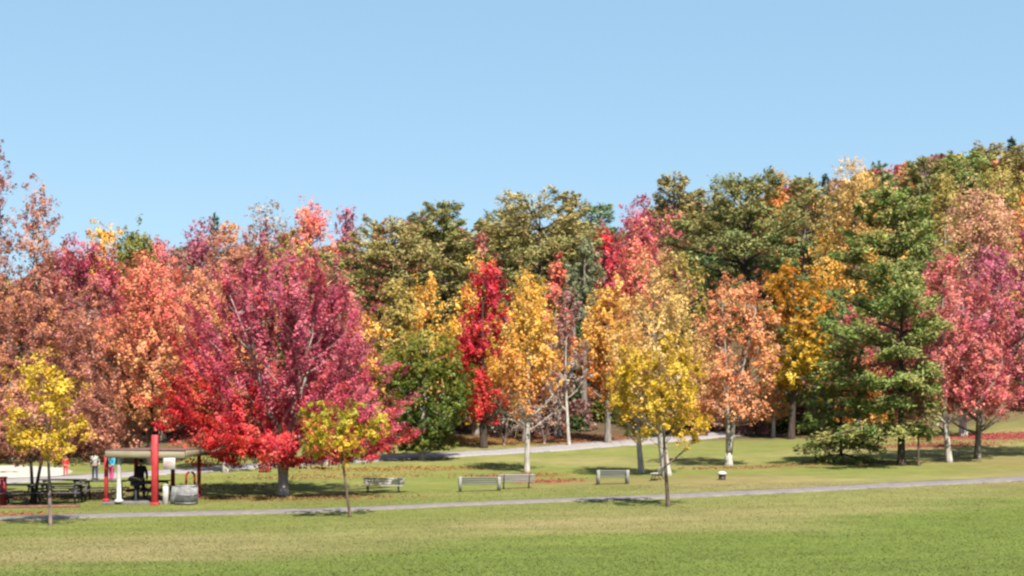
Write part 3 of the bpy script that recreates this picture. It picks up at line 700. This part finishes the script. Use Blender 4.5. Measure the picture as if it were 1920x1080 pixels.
W('peach_tree', 'peach-tan tree above the magenta trees', 1832, 106, 348, 640, 160, 'tanpeach', 'round', bot='tanpeach', cov=2.7)
W('bluish_tree', 'grey-green tree between the olive pine and the flame-shaped tree', 1095, 104, 446, 600, 84, 'bluepine', 'oval', bot='bluepine', cov=2.6, bark='bark_grey')
W('pine_tree', 'wide olive pine with domed top above the golden trees', 1012, 108, 362, 590, 235, 'pineolive', 'pine', bot='pine', cov=3.8, kind='conifer', bark='bark_dark', gap=1.15)
W('pine_tree', 'broad olive pine with feathery boughs above the dark green tree', 735, 104, 416, 590, 210, 'pineolive', 'pine', bot='pine', cov=3.6, kind='conifer', bark='bark_dark', gap=1.15)
W('pine_tree', 'upright olive pine with pointed crest beside the broad feathery one', 832, 108, 372, 590, 150, 'pine', 'pine', bot='pineolive', cov=3.6, kind='conifer', bark='bark_dark', gap=1.15)
W('pine_tree', 'low olive pine tucked behind the maple top', 625, 100, 470, 640, 110, 'pineolive', 'pine', bot='pine', cov=3.2, kind='conifer')
W('olive_tree', 'olive-green tree under the salmon crown on the hill', 545, 108, 428, 640, 110, 'olivegold', 'round', bot='olivegreen', cov=2.9)

TREE('bare_bush', 'greyish leafless bush at the wood edge left of the slender gold-orange trunk', 'bush', 945, None, 742, 808, 96, 'twiggrey', 'dome', d=86, cov=.55, tr=.07, bark='bark_twig', tips=90, clump=.35, stems=6, fork=.06, up=1.0, s=.10, group='bare bushes at the wood edge')
TREE('bare_bush', 'greyish leafless bush between the slender gold-orange trunk and the long thin pale trunk', 'bush', 1020, None, 748, 808, 88, 'twiggrey', 'dome', d=87, cov=.5, tr=.07, bark='bark_twig', tips=80, clump=.35, stems=6, fork=.06, up=1.0, s=.10, group='bare bushes at the wood edge')

# --- higher up the hill
HILL = 'trees higher up the wooded hill'
def HT(*a, **k): W(*a, group=HILL, **k)
HT('yellow_tree', 'yellow-topped tree on the skyline near the rust spire', 195, 128, 418, 660, 96, 'gold', 'round', bot='olivegold', cov=2.7)
HT('green_tree', 'round olive-green crown on the low skyline', 246, 122, 430, 640, 110, 'olivegreen', 'round', bot='green', cov=3.0)
HT('red_tree', 'dusky pink crown beside the round olive-green one', 295, 126, 445, 660, 84, 'pinkred', 'round', bot='mauve', cov=2.4)
HT('rust_tree', 'rust crown low on the skyline behind the two rust spires', 118, 125, 462, 660, 130, 'rust', 'round', cov=2.4)
HT('rust_tree', 'faded pink-brown crown filling the dip of the skyline', 325, 118, 470, 660, 90, 'mauve', 'round', bot='brownpink', cov=2.4)
HT('magenta_tree', 'magenta crown left of the small dark spruce tip', 378, 128, 415, 650, 78, 'magenta', 'oval', bot='crimson', cov=2.8, clump=.8)
HT('spruce_tree', 'small dark spruce tip poking above the red and orange crowns', 402, 134, 394, 600, 54, 'spruce', 'cone', cov=2.6, kind='conifer', bark='bark_dark')
HT('orange_tree', 'orange-gold crown beside the small dark spruce', 428, 126, 420, 650, 70, 'orange', 'oval', bot='gold', cov=2.6)
HT('peach_tree', 'dull peach crown under the grey leafless tree', 478, 118, 428, 650, 90, 'brownpink', 'round', bot='peach', cov=2.6)
HT('bare_tree', 'grey nearly leafless tree on the skyline beside the salmon crown', 500, 128, 378, 560, 84, 'twiggrey', 'vase', cov=.8, bark='bark_twig', up=1.3, bare=.2)
HT('salmon_tree', 'big salmon-red crown on the skyline', 575, 120, 386, 640, 166, 'salmon', 'dome', bot='salmon', cov=3.0)
HT('magenta_tree', 'crimson tufted crown with sky gaps beside the salmon one', 646, 122, 392, 600, 62, 'magenta', 'vase', bot='salmon', cov=1.9, up=1.5, elong=1.9, clump=.55)
HT('spruce_tree', 'little blue-green spruce tip at the end of the salmon crown', 706, 132, 406, 590, 60, 'darkpine', 'cone', cov=2.8, kind='conifer')
HT('orange_tree', 'orange-brown crown between the olive pines', 775, 126, 412, 600, 80, 'brownpink', 'round', bot='peach', cov=2.6)
HT('pine_tree', 'small olive pine crowning the ridge next to the pointed crest', 790, 132, 390, 590, 100, 'pine', 'pine', cov=3, kind='conifer')
HT('red_tree', 'russet crown between the upright pine and the domed pine', 907, 126, 424, 620, 62, 'pinkred', 'round', bot='rust', cov=2.7)
HT('spruce_tree', 'dark green spruce on the ridge above the russet crown', 900, 136, 402, 600, 60, 'darkpine', 'cone', cov=3, kind='conifer')
HT('pine_tree', 'pale tipped pine rising over the domed olive pine', 1074, 122, 352, 560, 74, 'pineolive', 'pine', bot='bluepine', cov=2.8, kind='conifer')
HT('pine_tree', 'grey-green pine on the ridge at the shoulder of the domed pine', 945, 132, 388, 580, 130, 'pine', 'pine', cov=3, kind='conifer')
HT('magenta_tree', 'tall crimson crown behind the flame-shaped tree', 1196, 118, 374, 640, 150, 'crimson', 'dome', bot='magenta', cov=3.0)
HT('magenta_tree', 'magenta crown at the side of the flame-shaped tree', 1135, 110, 430, 640, 84, 'scarlet', 'round', bot='magenta', cov=2.7)
HT('red_tree', 'salmon-pink crown under the rounded olive pine', 1262, 112, 400, 640, 92, 'pinkred', 'round', bot='rust', cov=2.6)
HT('pine_tree', 'rounded olive pine standing clear on the skyline', 1264, 126, 324, 540, 126, 'pineolive', 'pine', bot='pine', cov=3.4, kind='conifer')
HT('orange_tree', 'orange crown peeping over the large layered pine', 1456, 138, 328, 560, 78, 'orange', 'round', bot='gold', cov=2.7)
HT('pine_tree', 'olive-green pine behind the gold-tan crown', 1508, 130, 330, 600, 120, 'pine', 'pine', bot='darkpine', cov=3.2, kind='conifer')
HT('spruce_tree', 'small dark spruce tip beside the gold-tan crown', 1548, 146, 320, 520, 54, 'spruce', 'cone', cov=2.8, kind='conifer')
HT('gold_tree', 'large gold-tan crown on the rising ridge', 1615, 120, 310, 600, 190, 'tanyellow', 'dome', bot='gold', cov=3.0)
HT('pine_tree', 'dark round pine on the ridge just over the gold-tan crown', 1648, 150, 297, 500, 60, 'darkpine', 'round', cov=3, kind='conifer')
HT('pine_tree', 'olive pine sloping up the ridge beyond the gold-tan crown', 1735, 136, 303, 600, 170, 'pine', 'pine', bot='greenpine', cov=3.3, kind='conifer')
HT('pine_tree', 'green pine below the crest near two spruce tips', 1812, 140, 288, 600, 170, 'greenpine', 'pine', bot='pineolive', cov=3.3, kind='conifer')
HT('spruce_tree', 'narrow dark spruce tip on the high ridge, first of the pair', 1782, 152, 281, 480, 44, 'spruce', 'cone', cov=2.8, kind='conifer')
HT('spruce_tree', 'dark spruce next to the rounded high-ridge pine', 1822, 152, 281, 480, 50, 'spruce', 'cone', cov=2.8, kind='conifer')
HT('pine_tree', 'rounded olive pine high on the ridge', 1858, 150, 264, 520, 120, 'pineolive', 'pine', cov=3.2, kind='conifer')
HT('spruce_tree', 'tallest dark spruce on the high ridge', 1897, 152, 250, 500, 58, 'spruce', 'cone', cov=3, kind='conifer')
HT('pine_tree', 'olive pine at the top corner of the ridge', 1925, 146, 270, 560, 150, 'pineolive', 'pine', cov=3.2, kind='conifer')
HT('olive_tree', 'pale olive crown on the slope above the peach-tan tree', 1885, 128, 318, 600, 140, 'olivegold', 'round', bot='pineolive', cov=2.8)
HT('orange_tree', 'orange crown at the edge of the view above the magenta trees', 1918, 112, 366, 620, 70, 'orange', 'round', cov=2.6)
HT('olive_tree', 'olive crown between the towering green pine and the peach-tan tree', 1765, 126, 335, 600, 120, 'olivegold', 'round', bot='pineolive', cov=2.8)
HT('orange_tree', 'small russet crown in the ridge line beside the dark round pine', 1702, 146, 308, 520, 56, 'peach', 'round', cov=2.6)
HT('pine_tree', 'olive pine in line with the russet hillside crown', 1328, 132, 352, 560, 130, 'pine', 'pine', cov=3, kind='conifer')
HT('pine_tree', 'dark pine on the ridge between crimson crown and domed pine', 1125, 134, 378, 580, 100, 'darkpine', 'pine', cov=3, kind='conifer')
HT('rust_tree', 'russet crown just over the broad feathery pine', 720, 122, 420, 600, 80, 'rust', 'round', bot='pinkred', cov=2.5)

# --- far ridge and the dark floor of the wood: too many and too faint to tell apart
def build_ridge_wood():
    rg = np.random.default_rng(77); Vs = []; cols = []
    P = rg.random((330, 2)); x = -75 + 150 * P[:, 0]; y = 146 + 50 * P[:, 1]
    keys = ['pine', 'pineolive', 'darkpine', 'rust', 'olivegold', 'mauve', 'pinkred', 'pine']
    for i in range(len(x)):
        h = 8.2 + 2.6 * rg.random() + .02 * x[i]; r = 1.9 + 1.4 * rg.random(); n = 1100
        t = rg.random(n) ** .8; a = rg.random(n) * 6.283
        rr = r * np.sqrt(np.clip(1 - ((t - .4) / .62) ** 2, 0, 1)) * (.5 + .5 * rg.random(n)) * (1 + .3 * np.sin(3 * a + i))
        C = np.stack([x[i] + rr * np.cos(a), y[i] + rr * np.sin(a), float(G(x[i], y[i])) + .5 + t * h], 1)
        pal = PALL[keys[rg.integers(0, len(keys))]]
        Vs.append(C); cols.append(pal[rg.integers(0, len(pal), n)] * (.7 + .6 * rg.random((n, 1))))
    C = np.concatenate(Vs); n = len(C)
    Nn = rnd_unit(rg, n) * .8 + [0, 0, .7]; Nn /= np.linalg.norm(Nn, axis=1, keepdims=True)
    V, Q = leaf_quads(C, Nn, rnd_unit(rg, n), .45 + .3 * rg.random(n), .3 + .2 * rg.random(n))
    tag(np_mesh('ridge_woods', V, Q, M['leaf'], None, np.repeat(np.clip(np.concatenate(cols), .01, .8), 4, 0)), 'mixed olive and russet wood along the far ridge', 'woods', kind='stuff')
build_ridge_wood()

def build_undergrowth():
    rg = np.random.default_rng(78); Cs = []; cols = []
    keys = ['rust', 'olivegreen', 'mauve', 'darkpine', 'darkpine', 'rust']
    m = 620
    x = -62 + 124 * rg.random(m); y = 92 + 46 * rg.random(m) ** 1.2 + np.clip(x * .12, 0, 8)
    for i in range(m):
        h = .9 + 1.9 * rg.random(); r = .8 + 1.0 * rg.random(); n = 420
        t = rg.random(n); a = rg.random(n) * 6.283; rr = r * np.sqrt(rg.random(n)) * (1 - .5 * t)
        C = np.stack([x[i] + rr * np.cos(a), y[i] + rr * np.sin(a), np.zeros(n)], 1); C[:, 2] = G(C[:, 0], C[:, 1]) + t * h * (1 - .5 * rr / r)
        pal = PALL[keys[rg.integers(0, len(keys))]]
        Cs.append(C); cols.append(pal[rg.integers(0, len(pal), n)] * (.35 + .4 * rg.random((n, 1))))  # leaf colours darkened to paint in the gloom inside the wood
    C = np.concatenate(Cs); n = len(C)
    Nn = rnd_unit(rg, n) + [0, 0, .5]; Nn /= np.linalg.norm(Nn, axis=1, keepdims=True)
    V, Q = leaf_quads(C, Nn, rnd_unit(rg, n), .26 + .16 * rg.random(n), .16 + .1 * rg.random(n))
    tag(np_mesh('undergrowth', V, Q, M['leaf'], None, np.repeat(np.clip(np.concatenate(cols), .01, .6), 4, 0)), 'shade-tinted brown and olive brush on the floor of the wood', 'undergrowth', kind='stuff')
build_undergrowth()

# ------------------------------------------------------------------ benches
def park_bench(name, label, px, py, length, rz, kind, group='park benches'):
    p = hit(px, py); root = empty(name, p, rz); root.scale = (1, .74, .66); tag(root, label, 'bench', group)
    wood = M['bench_wood'] if kind == 'metal' else M['bench_green']
    seat = MB(); back = MB()
    for k in range(4): seat.box((0, -.20 + k * .125, .445), (length, .105, .04), None, .008)
    ra = rot('x', math.radians(-14))
    for k in range(3): back.box((0, .27 + .045 * k, .58 + k * .135), (length, .035, .112), ra, .008)
    seat.build('seat', wood, root); back.build('backrest', wood, root)
    for sx in (-1, 1):
        g = MB(); x = sx * (length / 2 - (.09 if kind != 'metal' else .22))
        if kind == 'metal':
            g.tube([(x, -.27, -.04), (x, -.10, .41)], .024, 6); g.tube([(x, .40, -.04), (x, .10, .41)], .024, 6)
            g.box((x, 0, .412), (.05, .46, .022), None, .004); g.tube([(x, .18, .40), (x, .30, .60), (x, .405, .93)], .022, 6)
        else:                                                        # cast concrete end with a tall back upright
            g.box((x, .0, .20), (.11, .40, .44), None, .02); g.box((x, .345, .44), (.12, .085, 1.0), ra, .02); g.box((x, .20, .38), (.10, .24, .085), None, .015)
        g.build('leg', M['dark_metal'] if kind == 'metal' else M['concrete'], root)
    return root
park_bench('park_bench', 'single grey slatted bench with dark splayed legs near the yellow-green sapling', 718, 924, 1.72, math.radians(-4), 'metal')
park_bench('park_bench', 'greenish bench with pale concrete ends, backed up end to end with a grey one', 899, 921, 1.78, math.radians(184), 'concrete')
park_bench('park_bench', 'grey slatted bench with dark legs joined to the end of a concrete-ended one', 968, 916, 1.5, math.radians(185), 'metal')
park_bench('park_bench', 'short greyish bench with two pale concrete ends, standing alone on the grass', 1148, 908, 1.42, math.radians(183), 'concrete')
park_bench('park_bench', 'bench seen end-on by the pale trunk behind the young golden tree', 1231, 900, 1.3, math.radians(255), 'metal')

p = hit(1354, 900); root = empty('low_bollard', p); tag(root, 'low dark bollard with pale rounded cap alone on the grass', 'bollard')
g = MB(); g.tube([(0, 0, -.05), (0, 0, .02), (0, 0, .23)], [.17, .15, .15], 14); g.build('post', M['dark_metal'], root, True)
g = MB(); g.tube([(0, 0, .225), (0, 0, .25), (0, 0, .32), (0, 0, .36), (0, 0, .375)], [.19, .22, .19, .11, .03], 14); g.build('cap', M['white_paint'], root, True)

# ------------------------------------------------------------------ picnic shelter
O = hit(291, 944); zg = O[2]
sh = empty('picnic_shelter', O); tag(sh, 'open picnic shelter with red posts and a low beige-edged roof', 'shelter')
X0, X1 = -1.72, 1.22                                                   # roof ends, metres from the tall post
g = MB(); g.box((-.45, 1.35, .00), (2.9, 3.4, .14), None, .02); g.build('slab', M['slab'], sh)
pitch = math.radians(-.4)
g = MB(); g.box(((X0 + X1) / 2, 1.45, 1.985), (X1 - X0, 3.8, .06), rot('x', pitch), .01); g.build('roof', M['roof'], sh)
g = MB(); g.box(((X0 + X1) / 2, -.475, 1.83), (X1 - X0, .05, .25), rot('y', math.radians(.6)), .008); g.box((X1 + .03, 1.45, 1.84), (.05, 3.75, .24), rot('x', pitch), .008); g.build('fascia', M['fascia'], sh)
g = MB(); g.box(((X0 + X1) / 2, .03, 1.86), (X1 - X0 - .3, .12, .16), None, .01); g.build('beam', M['dark_red'], sh)
g = MB(); g.box(((X0 + X1) / 2, 2.9, 1.86), (X1 - X0 - .3, .12, .16), None, .01); g.build('beam', M['dark_red'], sh)
def shelter_post(x, y, w, h, mat, z0=.07):
    g = MB(); g.box((x, y, z0 + h / 2), (w, w, h), None, .015); g.box((x, y, z0 + .05), (w + .08, w + .08, .10), None, .01)
    return g.build('post', mat, sh)
shelter_post(-1.84, .05, .13, 1.72, M['red_paint']); shelter_post(.98, 2.9, .13, 1.72, M['dark_red'])
for x in (-.05, -1.5): shelter_post(x, 2.9, .14, 1.72, M['dark_red'])
tp = shelter_post(.17, -.68, .22, 2.58, M['red_paint'], -.02); tp['label'] = 'tall bright red post rising above the roof'
g = MB(); g.tube([(-1.28, -.25, .06), (-1.28, -.25, .12), (-1.28, -.25, .2), (-1.28, -.25, 1.7), (-1.28, -.25, 1.78)], [.18, .17, .09, .075, .11], 14); cp_ = g.build('column', M['white_paint'], sh, True); cp_['label'] = 'pale column with flared foot'

def picnic_table(label, x, y, rz):
    t = empty('picnic_table', (O[0] + x, O[1] + y, 0), rz); t.location.z = float(G(t.location.x, t.location.y)); tag(t, label, 'table', 'picnic tables beside the shelter')
    g = MB()
    for k in range(5): g.box((0, -.30 + k * .15, .74), (1.8, .135, .04), None, .006)
    g.build('tabletop', M['dark_wood'], t)
    for sy in (-1, 1):
        g = MB(); g.box((0, sy * .68, .44), (1.8, .12, .04), None, .006); g.box((0, sy * .81, .44), (1.8, .12, .04), None, .006); g.build('seat', M['dark_wood'], t)
    for sx in (-.62, .62):
        g = MB(); g.box((sx, 0, .40), (.045, 1.62, .07), None, .006); g.box((sx, 0, .69), (.045, .70, .06), None, .006)
        for sy in (-1, 1): g.tube([(sx + .04, sy * .62, .0), (sx + .04, sy * .28, .70)], .035, 6)
        g.build('leg', M['dark_wood'], t)
picnic_table('dark picnic table right behind the stem of the young yellow tree', -3.7, .5, math.radians(4))
picnic_table('dark picnic table next to the dull red post', -5.3, .3, math.radians(-6))
picnic_table('dark picnic table between the red shelter post and the twin dark trunks', -2.6, 2.2, math.radians(8))
picnic_table('dark picnic table deepest in the shade of the rust-brown tree', -4.6, 3.4, math.radians(-3))
pp = hit(6, 948); root = empty('red_post', pp); tag(root, 'dull red square post at the edge of the view beside a picnic table', 'post')
g = MB(); g.box((0, 0, .48), (.20, .20, 1.1), None, .02); g.build('post', M['dark_red'], root)
g = MB(); g.box((0, 0, 1.045), (.25, .25, .05), None, .015); g.build('cap', M['dark_red'], root)
kb = np.array([hit(px, 953 - px * .012)[:2] for px in np.linspace(-120, 150, 14)])
g = MB(); g.tube(np.concatenate([kb, (G(kb[:, 0], kb[:, 1]) + .03)[:, None]], 1), .06, 8); tag(g.build('brick_kerb', M['brick'], None, True), kind='structure')

picnic_table('dark picnic table inside the small shelter behind the tall red post', -.5, 1.6, math.radians(80))
t = empty('charcoal_grill', (O[0] - .82, O[1] + .35, zg + .07), .3); t.scale = (.8, .8, .8); tag(t, 'black charcoal grill on a stand under the shelter next to the pale column', 'grill')
g = MB(); g.tube([(0, 0, 0), (0, 0, .03), (0, 0, .04), (0, 0, .72)], [.16, .16, .05, .05], 10); g.build('stand', M['cloth_black'], t, True)
g = MB(); g.box((0, 0, .80), (.50, .36, .20), None, .04); g.build('firebox', M['cloth_black'], t)
g = MB(); g.tube([(-.24, 0, .90), (-.2, 0, 1.0), (0, 0, 1.05), (.2, 0, 1.0), (.24, 0, .90)], .17, 8); g.build('hood', M['dark_metal'], t, True)
# things round the shelter
p = hit(311, 945); root = empty('white_bollard', p); tag(root, 'plain white bollard beside the tall red shelter post', 'bollard')
g = MB(); g.box((0, 0, .31), (.19, .19, .74), None, .02); g.build('post', M['white_paint'], root)
g = MB(); g.box((0, 0, .70), (.21, .21, .05), None, .02); g.build('cap', M['white_paint'], root)

p = hit(350, 946); root = empty('litter_bin', p, math.radians(-12)); tag(root, 'pale grey wire litter bin on the grass next to the shelter', 'bin')
g = MB()
for zz in (.06, .36, .68): 
    for sy in (-1, 1): g.box((0, sy * .26, zz), (.64, .03, .03)); 
    for sx in (-1, 1): g.box((sx * .32, 0, zz), (.03, .55, .03))
for k in range(13):
    x = -.31 + k * .0517
    for sy in (-1, 1): g.box((x, sy * .26, .36), (.022, .018, .68))
for k in range(9):
    y = -.22 + k * .055
    for sx in (-1, 1): g.box((sx * .32, y, .36), (.018, .022, .68))
g.build('wire_cage', M['mesh_grey'], root)
g = MB(); g.box((0, 0, .34), (.56, .44, .58), None, .03); g.build('liner', M['mesh_grey'], root)
g = MB(); g.box((-.52, .10, .34), (.30, .05, .60), rot('y', math.radians(9)), .01); g.build('side_panel', M['mesh_grey'], root)

p = hit(357, 930); root = empty('red_hoop', p); tag(root, 'red arched hoop rail standing behind the litter bin', 'hoop rail')
g = MB(); aa = np.linspace(0, math.pi, 9); pts = [(-.17, 0, -.05), (-.17, 0, .5)] + [(-.17 * math.cos(a), 0, .80 + .17 * math.sin(a)) for a in aa] + [(.17, 0, .5), (.17, 0, -.05)]
g.tube(pts, .045, 8); g.build('rail', M['red_paint'], root, True)
for sx in (-.17, .17):
    g = MB(); g.tube([(sx, 0, -.04), (sx, 0, .03), (sx, 0, .035)], [.09, .09, .05], 10); g.build('foot_plate', M['concrete'], root)

sgn = empty('notice_board', (O[0] + .66, O[1] - .54, zg + 1.30)); tag(sgn, 'small white notice with faded red print hanging below the shelter eave', 'sign')
g = MB(); g.box((0, 0, .20), (.44, .025, .42), None, .006); g.build('board', M['white_paint'], sgn)
g = MB()
for k, (w, zz) in enumerate([(.28, .27), (.33, .20), (.24, .13)]): g.box((-.01, -.015, zz), (w, .006, .022))
g.build('print', M['print_red'], sgn)
for sx in (-.16, .16):
    g = MB(); g.tube([(sx, 0, .40), (sx, .02, .47)], .008, 5); g.build('hanger', M['dark_metal'], sgn)

# ------------------------------------------------------------------ people
def skin_mesh(name, pts, edges, rad, mat, parent, root=0, sub=1):
    me = bpy.data.meshes.new(name); me.from_pydata([tuple(p) for p in pts], edges, []); me.materials.append(mat)
    o = bpy.data.objects.new(name, me); COL.objects.link(o); o.parent = parent
    md = o.modifiers.new('skin', 'SKIN'); md.use_smooth_shade = True
    if not me.skin_vertices: return o
    for i, r in enumerate(rad):
        v = me.skin_vertices[0].data[i]; r = r if hasattr(r, '__len__') else (r, r); v.radius = r; v.use_root = (i == root)
    sb = o.modifiers.new('smooth', 'SUBSURF'); sb.levels = sub; sb.render_levels = sub
    return o
def person(label, px, py, h, rz, top, legs, hair=None, arm_swing=.2, stride=.10, group=None):
    p = hit(px, py); root = empty('person', p, rz); tag(root, label, 'person', group); root.scale = (h / 1.75,) * 3
    P = []; E = []; Rr = []
    def v(x, y, z, r, link=None):
        P.append((x, y, z)); Rr.append(r)
        if link is not None: E.append((link, len(P) - 1))
        return len(P) - 1
    pel = v(0, 0, .95, (.13, .10)); wst = v(0, 0, 1.10, (.125, .09), pel); ch = v(0, -.005, 1.30, (.155, .105), wst); nk0 = v(0, .01, 1.44, (.075, .065), ch)
    nk = v(0, .005, 1.50, .052, nk0); jaw = v(0, -.02, 1.565, (.062, .07), nk); hd = v(0, -.008, 1.64, (.074, .088), jaw); tp_ = v(0, .0, 1.71, (.06, .07), hd)
    v(0, -.108, 1.625, .011, hd)                                       # nose
    for sx in (-1, 1):
        v(sx * .083, .005, 1.63, .012, hd)                             # ears
        hip = v(sx * .09, 0, .89, .085, pel); kn = v(sx * .105, -.02 - sx * stride * .5, .49, .058, hip); an = v(sx * .11, .03 - sx * stride, .09, .04, kn); v(sx * .125, -.12 - sx * stride, .035, (.04, .03), an)
        s0 = v(sx * .17, .0, 1.41, .06, ch); el = v(sx * .235, .03 - sx * arm_swing * .2, 1.13, .042, s0); wr = v(sx * .25, -.05 - sx * arm_swing, .89, .028, el)
        pa = v(sx * .25, -.075 - sx * arm_swing, .82, (.036, .018), wr)
        for k, (dy, L) in enumerate(((-.030, .062), (-.010, .072), (.011, .068), (.030, .052))):
            f1 = v(sx * .252, -.08 - sx * arm_swing + dy, .785, .010, pa); f2 = v(sx * .245, -.085 - sx * arm_swing + dy, .785 - L * .55, .009, f1); v(sx * .235, -.09 - sx * arm_swing + dy, .785 - L, .008, f2)
        t1 = v(sx * .235, -.112 - sx * arm_swing, .83, .011, wr); v(sx * .226, -.13 - sx * arm_swing, .795, .009, t1)
    skin_mesh('body', P, E, Rr, M['skin'], root)
    # jacket
    P, E, Rr = [], [], []
    c0 = v(0, 0, .90, (.165, .125)); c1 = v(0, 0, 1.10, (.155, .12), c0); c2 = v(0, -.005, 1.30, (.18, .13), c1); c3 = v(0, .01, 1.45, (.085, .08), c2)
    for sx in (-1, 1):
        a = v(sx * .175, 0, 1.41, .078, c2); b = v(sx * .238, .03 - sx * arm_swing * .2, 1.13, .06, a); v(sx * .25, -.045 - sx * arm_swing, .91, .045, b)
    skin_mesh('jacket', P, E, Rr, M[top], root)
    P, E, Rr = [], [], []
    t0 = v(0, 0, .97, (.145, .115))
    for sx in (-1, 1):
        a = v(sx * .09, 0, .87, .105, t0); b = v(sx * .105, -.02 - sx * stride * .5, .49, .078, a); v(sx * .11, .03 - sx * stride, .10, .062, b)
    skin_mesh('trousers', P, E, Rr, M[legs], root)
    for sx in (-1, 1):
        g = MB(); g.box((sx * .12, -.04 - sx * stride, .035), (.10, .27, .075), None, .03); g.build('shoe', M['shoe'], root, True)
        g = MB(); g.tube([(sx * .03, -.088, 1.655), (sx * .03, -.100, 1.655)], [.012, .006], 6); g.build('eye', M['cloth_black'], root)
    g = MB(); zz = np.linspace(0, 1, 7); g.tube([(0, .012 + .02 * (1 - q), 1.60 + .155 * q) for q in zz], [.088, .094, .096, .092, .078, .05, .012], 12); g.build('hair', M['hair'], root, True)
    return root
person('person in a cyan top and magenta trousers standing beyond the shelter', 209, 904, 1.45, math.radians(160), 'cloth_cyan', 'cloth_pink')
person('small person in a bright red jacket on the pale yard beyond the shelter', 123, 893, 1.05, math.radians(20), 'cloth_red', 'cloth_red')
person('person in black clothes standing under the shelter near the pale column', 264, 940, 1.62, math.radians(-150), 'cloth_black', 'cloth_black', arm_swing=.08)
person('person in navy and white seen past the shelter, next to the cyan one', 178, 900, 1.35, math.radians(200), 'white_paint', 'cloth_blue')
